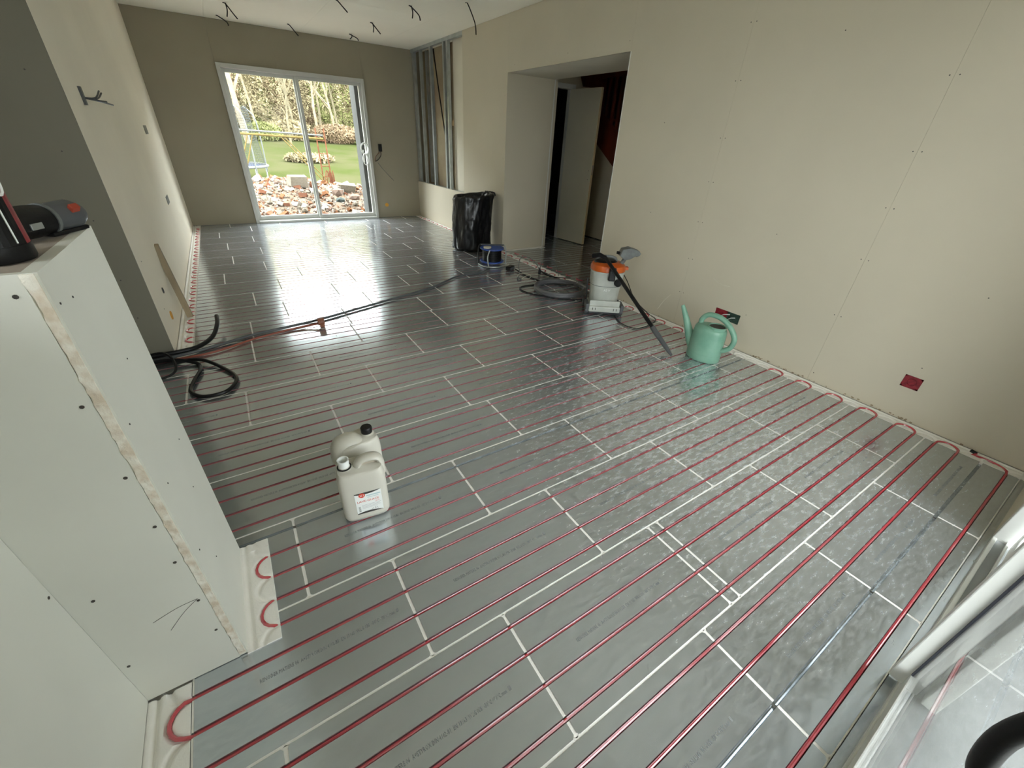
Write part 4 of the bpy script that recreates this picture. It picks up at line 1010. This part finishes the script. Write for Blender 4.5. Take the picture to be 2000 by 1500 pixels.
def rock_mesh(seed, box_=False):
    random.seed(seed); bm = bmesh.new()
    if box_:
        bmesh.ops.create_cube(bm, size=2)
        for v in bm.verts: v.co = Vector((v.co.x + random.uniform(-.25, .25), v.co.y * .6 + random.uniform(-.15, .15), v.co.z * .5 + random.uniform(-.12, .12)))
    else:
        bmesh.ops.create_icosphere(bm, subdivisions=1, radius=1)
        for v in bm.verts: v.co = Vector((v.co.x * random.uniform(.7, 1.15), v.co.y * random.uniform(.6, 1.0), v.co.z * random.uniform(.45, .8)))
    bmesh.ops.recalc_face_normals(bm, faces=bm.faces)
    me = bpy.data.meshes.new('rubble'); bm.to_mesh(me); bm.free(); return me
kinds = [('rubble_stone', 'stone1', False, 'pale broken stone lying in the rubble heap outside the window', 'pale stones in the rubble heap'),
         ('rubble_lump', 'stone2', False, 'pinkish lump of render lying in the rubble heap outside the window', 'pinkish lumps in the rubble heap'),
         ('broken_brick', 'stone3', True, 'broken red brick lying in the rubble heap outside the window', 'red bricks in the rubble heap'),
         ('broken_tile', 'tile_brk', True, 'orange piece of tile lying in the rubble heap outside the window', 'orange tile pieces in the rubble heap'),
         ('plaster_chunk', 'plaster_out', True, 'whitish chunk of plaster lying in the rubble heap outside the window', 'white chunks in the rubble heap')]
rm = []
for i, k in enumerate(kinds):
    l = []
    for s in range(4):
        me = rock_mesh(100 + i * 7 + s, k[2]); setm(me, M_[k[1]]); l.append(me)
    rm.append(l)
random.seed(77)
for i in range(285):
    q = random.choices(range(5), (5, 4, 3, 3, 5))[0]; k = kinds[q]
    y = random.uniform(8.95, 12.6); x = -.372 + (y + .255) * random.uniform(.02, .30)
    s = random.uniform(.035, .085) * (1.25 if y > 11 else 1)
    o = link(k[0], random.choice(rm[q]), None); o.location = (x, y, heap(x, y) + s * .3)
    o.scale = (s, s * random.uniform(.8, 1.2), s); o.rotation_euler = (random.uniform(-.5, .5), random.uniform(-.5, .5), random.uniform(0, 6.3))
    tag(o, k[3], 'rubble', k[4])
g = MB()
for i in range(5200):
    y = random.uniform(8.65, 12.8); x = min(1.93 if y < 9.1 else 9, -.372 + (y + .255) * random.uniform(-.03, .36)); s = random.uniform(.012, .042); z = heap(x, y)
    a = random.uniform(0, 6.3); c_, s_ = math.cos(a) * s, math.sin(a) * s
    g.cur = random.randrange(4)
    g.add([(x - c_, y - s_, z), (x + s_, y - c_, z), (x + c_, y + s_, z + s * .3), (x, y, z + s * 1.1)], [(0, 1, 3), (1, 2, 3), (2, 0, 3)])
o = g.build('rubble_chips', [M_['stone1'], M_['plaster_out'], M_['tile_brk'], M_['stone2']], None); o['kind'] = 'stuff'
tag(o, 'small pale and orange rubble chips covering the mound outside the window', 'rubble')
big = [('concrete_block', (1.05, 11.0, .40), (.20, .13, .10), 'stone1', True, 'large squared pale stone block at the top of the rubble heap', .1),
       ('boulder', (1.35, 10.4, .23), (.13, .12, .11), 'stone1', False, 'rounded pale boulder right of the window mullion in the rubble', 1),
       ('boulder', (1.72, 10.2, .26), (.17, .14, .15), 'stone2', False, 'largest pinkish boulder in the rubble below the ladder frame', 2),
       ('boulder', (1.66, 9.65, .16), (.13, .10, .085), 'stone4', False, 'blue-grey stone in the rubble near the right pane bottom', .5),
       ('boulder', (2.02, 9.95, .18), (.16, .12, .12), 'stone2', False, 'flat pinkish boulder right of the blue-grey stone', .3),
       ('boulder', (2.08, 10.7, .28), (.16, .13, .09), 'stone1', True, 'pale squared boulder at the right edge of the rubble view', -.3)]
for nme, loc, sc2, mm, bx, lab, rz in big:
    me = rock_mesh(hash(lab) % 1 + int(loc[0] * 100), bx); setm(me, M_[mm]); o = link(nme, me, None); o.location = loc; o.scale = sc2 if not bx else (sc2[0], sc2[1] * 1.6, sc2[2] * 2); o.rotation_euler = (.1, .05, rz); tag(o, lab, 'stone')

# scaffold trestle and ladder frame
sf = thing('scaffold_trestle', 'yellow scaffold beams with slanting braces spanning the window view', 'scaffold', (1.0, 12.0, -.2))
def S_(x, y, z): return (x - 1.0, y - 12.0, z + .2)
for dz, r_ in ((0, .022), (.07, .018)):
    MB().tube([S_(-.9, 12.0, 1.30 + dz), S_(1.95, 12.0, 1.24 + dz)], r_, 8).build('beam', M_['yellow'] if dz == 0 else M_['pole'], sf)
for a, b in (((1.03, 1.24), (1.80, .30)), ((1.10, 1.24), (1.88, .34)), ((.35, 1.26), (-.1, .2)), ((.45, 1.26), (.02, .2))):
    MB().tube([S_(a[0], 12.0, a[1]), S_(b[0], 11.98, b[1])], .013, 6).build('brace', M_['yellow'], sf)
ld = thing('ladder_frame', 'rusty red ladder frame standing upright at the end of the scaffold beams', 'ladder', (1.92, 12.0, -.2))
for x in (-.10, .09): MB().tube([(x - .02, 0, 0), (x - .02, 0, 1.66)], .015, 6).build('side_rail', M_['rust'], ld)
for z in (.35, .62, .85, 1.12, 1.4): MB().tube([(-.12, 0, z), (.07, 0, z)], .010, 6).build('rung', M_['rust'], ld)
bn = thing('rusty_trestle', 'bent rusty tubes heaped at the foot of the ladder frame', 'scrap', (1.86, 11.6, .1))
for k in range(5):
    MB().tube(spline([(-.15 + .06 * k, .02 * k, 0), (-.08 + .05 * k, 0, .3), (-.02 + .03 * k, .0, .48 - .05 * (k % 2)), (.06 + .02 * k, 0, .1)], 5), .012, 6).build('bent_tube', M_['rust'], bn)
# trampoline
tr = thing('trampoline', 'round trampoline with tall grey safety net on the lawn at left', 'trampoline', (-.45, 15.3, terr(-.45, 15.3)))
MB().lathe([(.0001, .50), (1.25, .50)], 40, cap=False).build('jumping_mat', M_['tramp'], tr)
MB().tube([(1.33 * math.cos(a * PI / 20), 1.33 * math.sin(a * PI / 20), .50) for a in range(40)], .035, 8, closed=True).build('rim', M_['pole'], tr, smooth=True)
for k in range(6):
    a = k * PI / 3 + .25; MB().tube([(1.33 * math.cos(a), 1.33 * math.sin(a), 0), (1.33 * math.cos(a), 1.33 * math.sin(a), .5)], .02, 6).build('leg', M_['steel'], tr)
    MB().tube(spline([(1.36 * math.cos(a), 1.36 * math.sin(a), .3), (1.36 * math.cos(a), 1.36 * math.sin(a), 1.6), (1.1 * math.cos(a), 1.1 * math.sin(a), 1.95)], 4), .018, 6).build('net_pole', M_['pole'], tr)
mb = MB()
for k in range(90):
    a = k * 2 * PI / 90; mb.tube([(1.28 * math.cos(a), 1.28 * math.sin(a), .5), (1.12 * math.cos(a), 1.12 * math.sin(a), 1.95)], .0045, 3, cap=False)
for k in range(24):
    z = .52 + k * .06; r_ = 1.28 - .16 * k / 24; mb.tube([(r_ * math.cos(a * PI / 20), r_ * math.sin(a * PI / 20), z) for a in range(40)], .004, 3, closed=True)
o = mb.build('safety_net', M_['net'], tr); o['kind'] = 'stuff'

# bare trees
def tree(name, x, y, h, r0, m, seed, label, group=None, lean=0.0, depth=4, spread=.5):
    random.seed(seed); mb = MB()
    def br(p, d, l, r, dep):
        k = 3; pts = [p]; dd = d.copy()
        for i in range(k):
            dd = (dd + Vector((random.uniform(-.14, .14), random.uniform(-.14, .14), random.uniform(-.02, .10)))).normalized()
            pts.append(pts[-1] + dd * l / k)
        mb.tube(pts, [r * (1 - .42 * i / k) for i in range(k + 1)], 5 if dep == depth else 3, cap=False)
        if dep <= 0: return
        for q in range(4 if dep > 1 else 5):
            t = random.uniform(.35, 1.0); i = min(k - 1, int(t * k)); pp = pts[i].lerp(pts[i + 1], t * k - i)
            a = random.uniform(0, 2 * PI); nd = (dd + Vector((math.cos(a) * spread * 1.5, math.sin(a) * spread, random.uniform(-.1, .5)))).normalized()
            br(pp, nd, l * random.uniform(.5, .72), r * .45, dep - 1)
    br(Vector((0, 0, -.2)), Vector((lean, 0, 1)).normalized(), h * .62, r0, depth)
    o = mb.build(name, m, None); o.location = (x, y, terr(x, y)); tag(o, label, 'tree', group); return o
tree('bare_tree', 1.05, 24.5, 6.5, .14, M_['bark2'], 3, 'dark bare tree with forked crown at the left edge of the window view', depth=4)
tree('bare_tree', 2.75, 24.0, 6.0, .055, M_['bark'], 5, 'slim pale-barked tree left of the window mullion', lean=.02)
tree('bare_tree', 7.1, 23.5, 5.2, .08, M_['bark'], 9, 'pale bare tree with many slanting branches near the right pane edge', lean=-.1, spread=.75)
for i, (x, y) in enumerate(((3.6, 28), (4.5, 26.5), (5.1, 29), (5.6, 27), (6.3, 30), (1.9, 29), (7.6, 27.5), (.3, 28), (8.4, 30), (-2, 28), (10.5, 28))):
    tree('bare_tree', x, y, 6.5 + (i * 3 % 4) * .5, .07, M_['bark2'] if i % 2 else M_['bark'], 40 + i, 'thin bare tree standing among others in the wood beyond the lawn', 'bare trees in the wood', depth=3)
def bush(name, x, y, rx_, rz_, n_, m, seed, label, group=None, z=None, cat='bush'):
    random.seed(seed); mb = MB()
    for i in range(n_):
        u = random.uniform(-1, 1); a = random.uniform(0, 2 * PI); rr = math.sqrt(1 - u * u) * random.uniform(.6, 1.0) ** .5
        p = Vector((rr * math.cos(a) * rx_, rr * math.sin(a) * rx_ * .6, (u * .5 + .5) * rz_))
        s = random.uniform(.02, .06); d1 = Vector((random.gauss(0, 1), random.gauss(0, 1), random.gauss(0, 1))).normalized() * s * 2.2
        d2 = d1.cross(Vector((random.gauss(0, 1), random.gauss(0, 1), random.gauss(0, 1)))).normalized() * s * .7
        mb.add([p - d1 - d2, p + d1 - d2 * .3, p + d1 * 1.1, p - d1 + d2], [(0, 1, 2, 3)])
    fo = mb.mesh('foliage'); o = link(name, fo, m, None); o.location = (x, y, terr(x, y) if z is None else z); tag(o, label, cat, group); return o
bl = [(3.2, 26.5, 1.3, 1.0, 'leaf3', 'low brownish bush in the middle of the view beyond the lawn'), (5.3, 26.0, 1.4, 1.0, 'leaf2', 'russet bush just right of the window mullion beyond the lawn'),
      (1.9, 25.8, .9, .9, 'leaf1', 'yellow-green bush behind the trampoline net'), (7.5, 25.5, 1.4, .6, 'leaf3', 'low grey thicket at the right end of the lawn edge')]
for i, (x, y, a, b, mm, lab) in enumerate(bl): bush('bush', x, y, a * .9, b * .8, 2600, M_[mm], 60 + i, lab)
for i in range(15):
    x = -3.5 + i * 1.15; bush('thicket', x, 31 + (i % 3) * 1.3, 1.7, 4.6 + (i * 5 % 3) * .5, 4200, M_[('leaf3', 'leaf1', 'leaf3', 'leaf2')[i % 4]], 80 + i, 'tall twiggy thicket in the wood closing the view beyond the lawn', 'thickets in the wood')
bush('thicket', 2.75, 19.5, .9, .25, 1500, M_['leaf3'], 99, 'brown patch of brambles in the middle of the lawn', cat='bush')
t = tag(link('white_stone', rock_mesh(55), M_['stone1']), 'white stone lying in the lawn beside the brown brambles', 'stone'); t.location = (2.55, 18.6, terr(2.55, 18.6) + .05); t.scale = (.16, .1, .09)
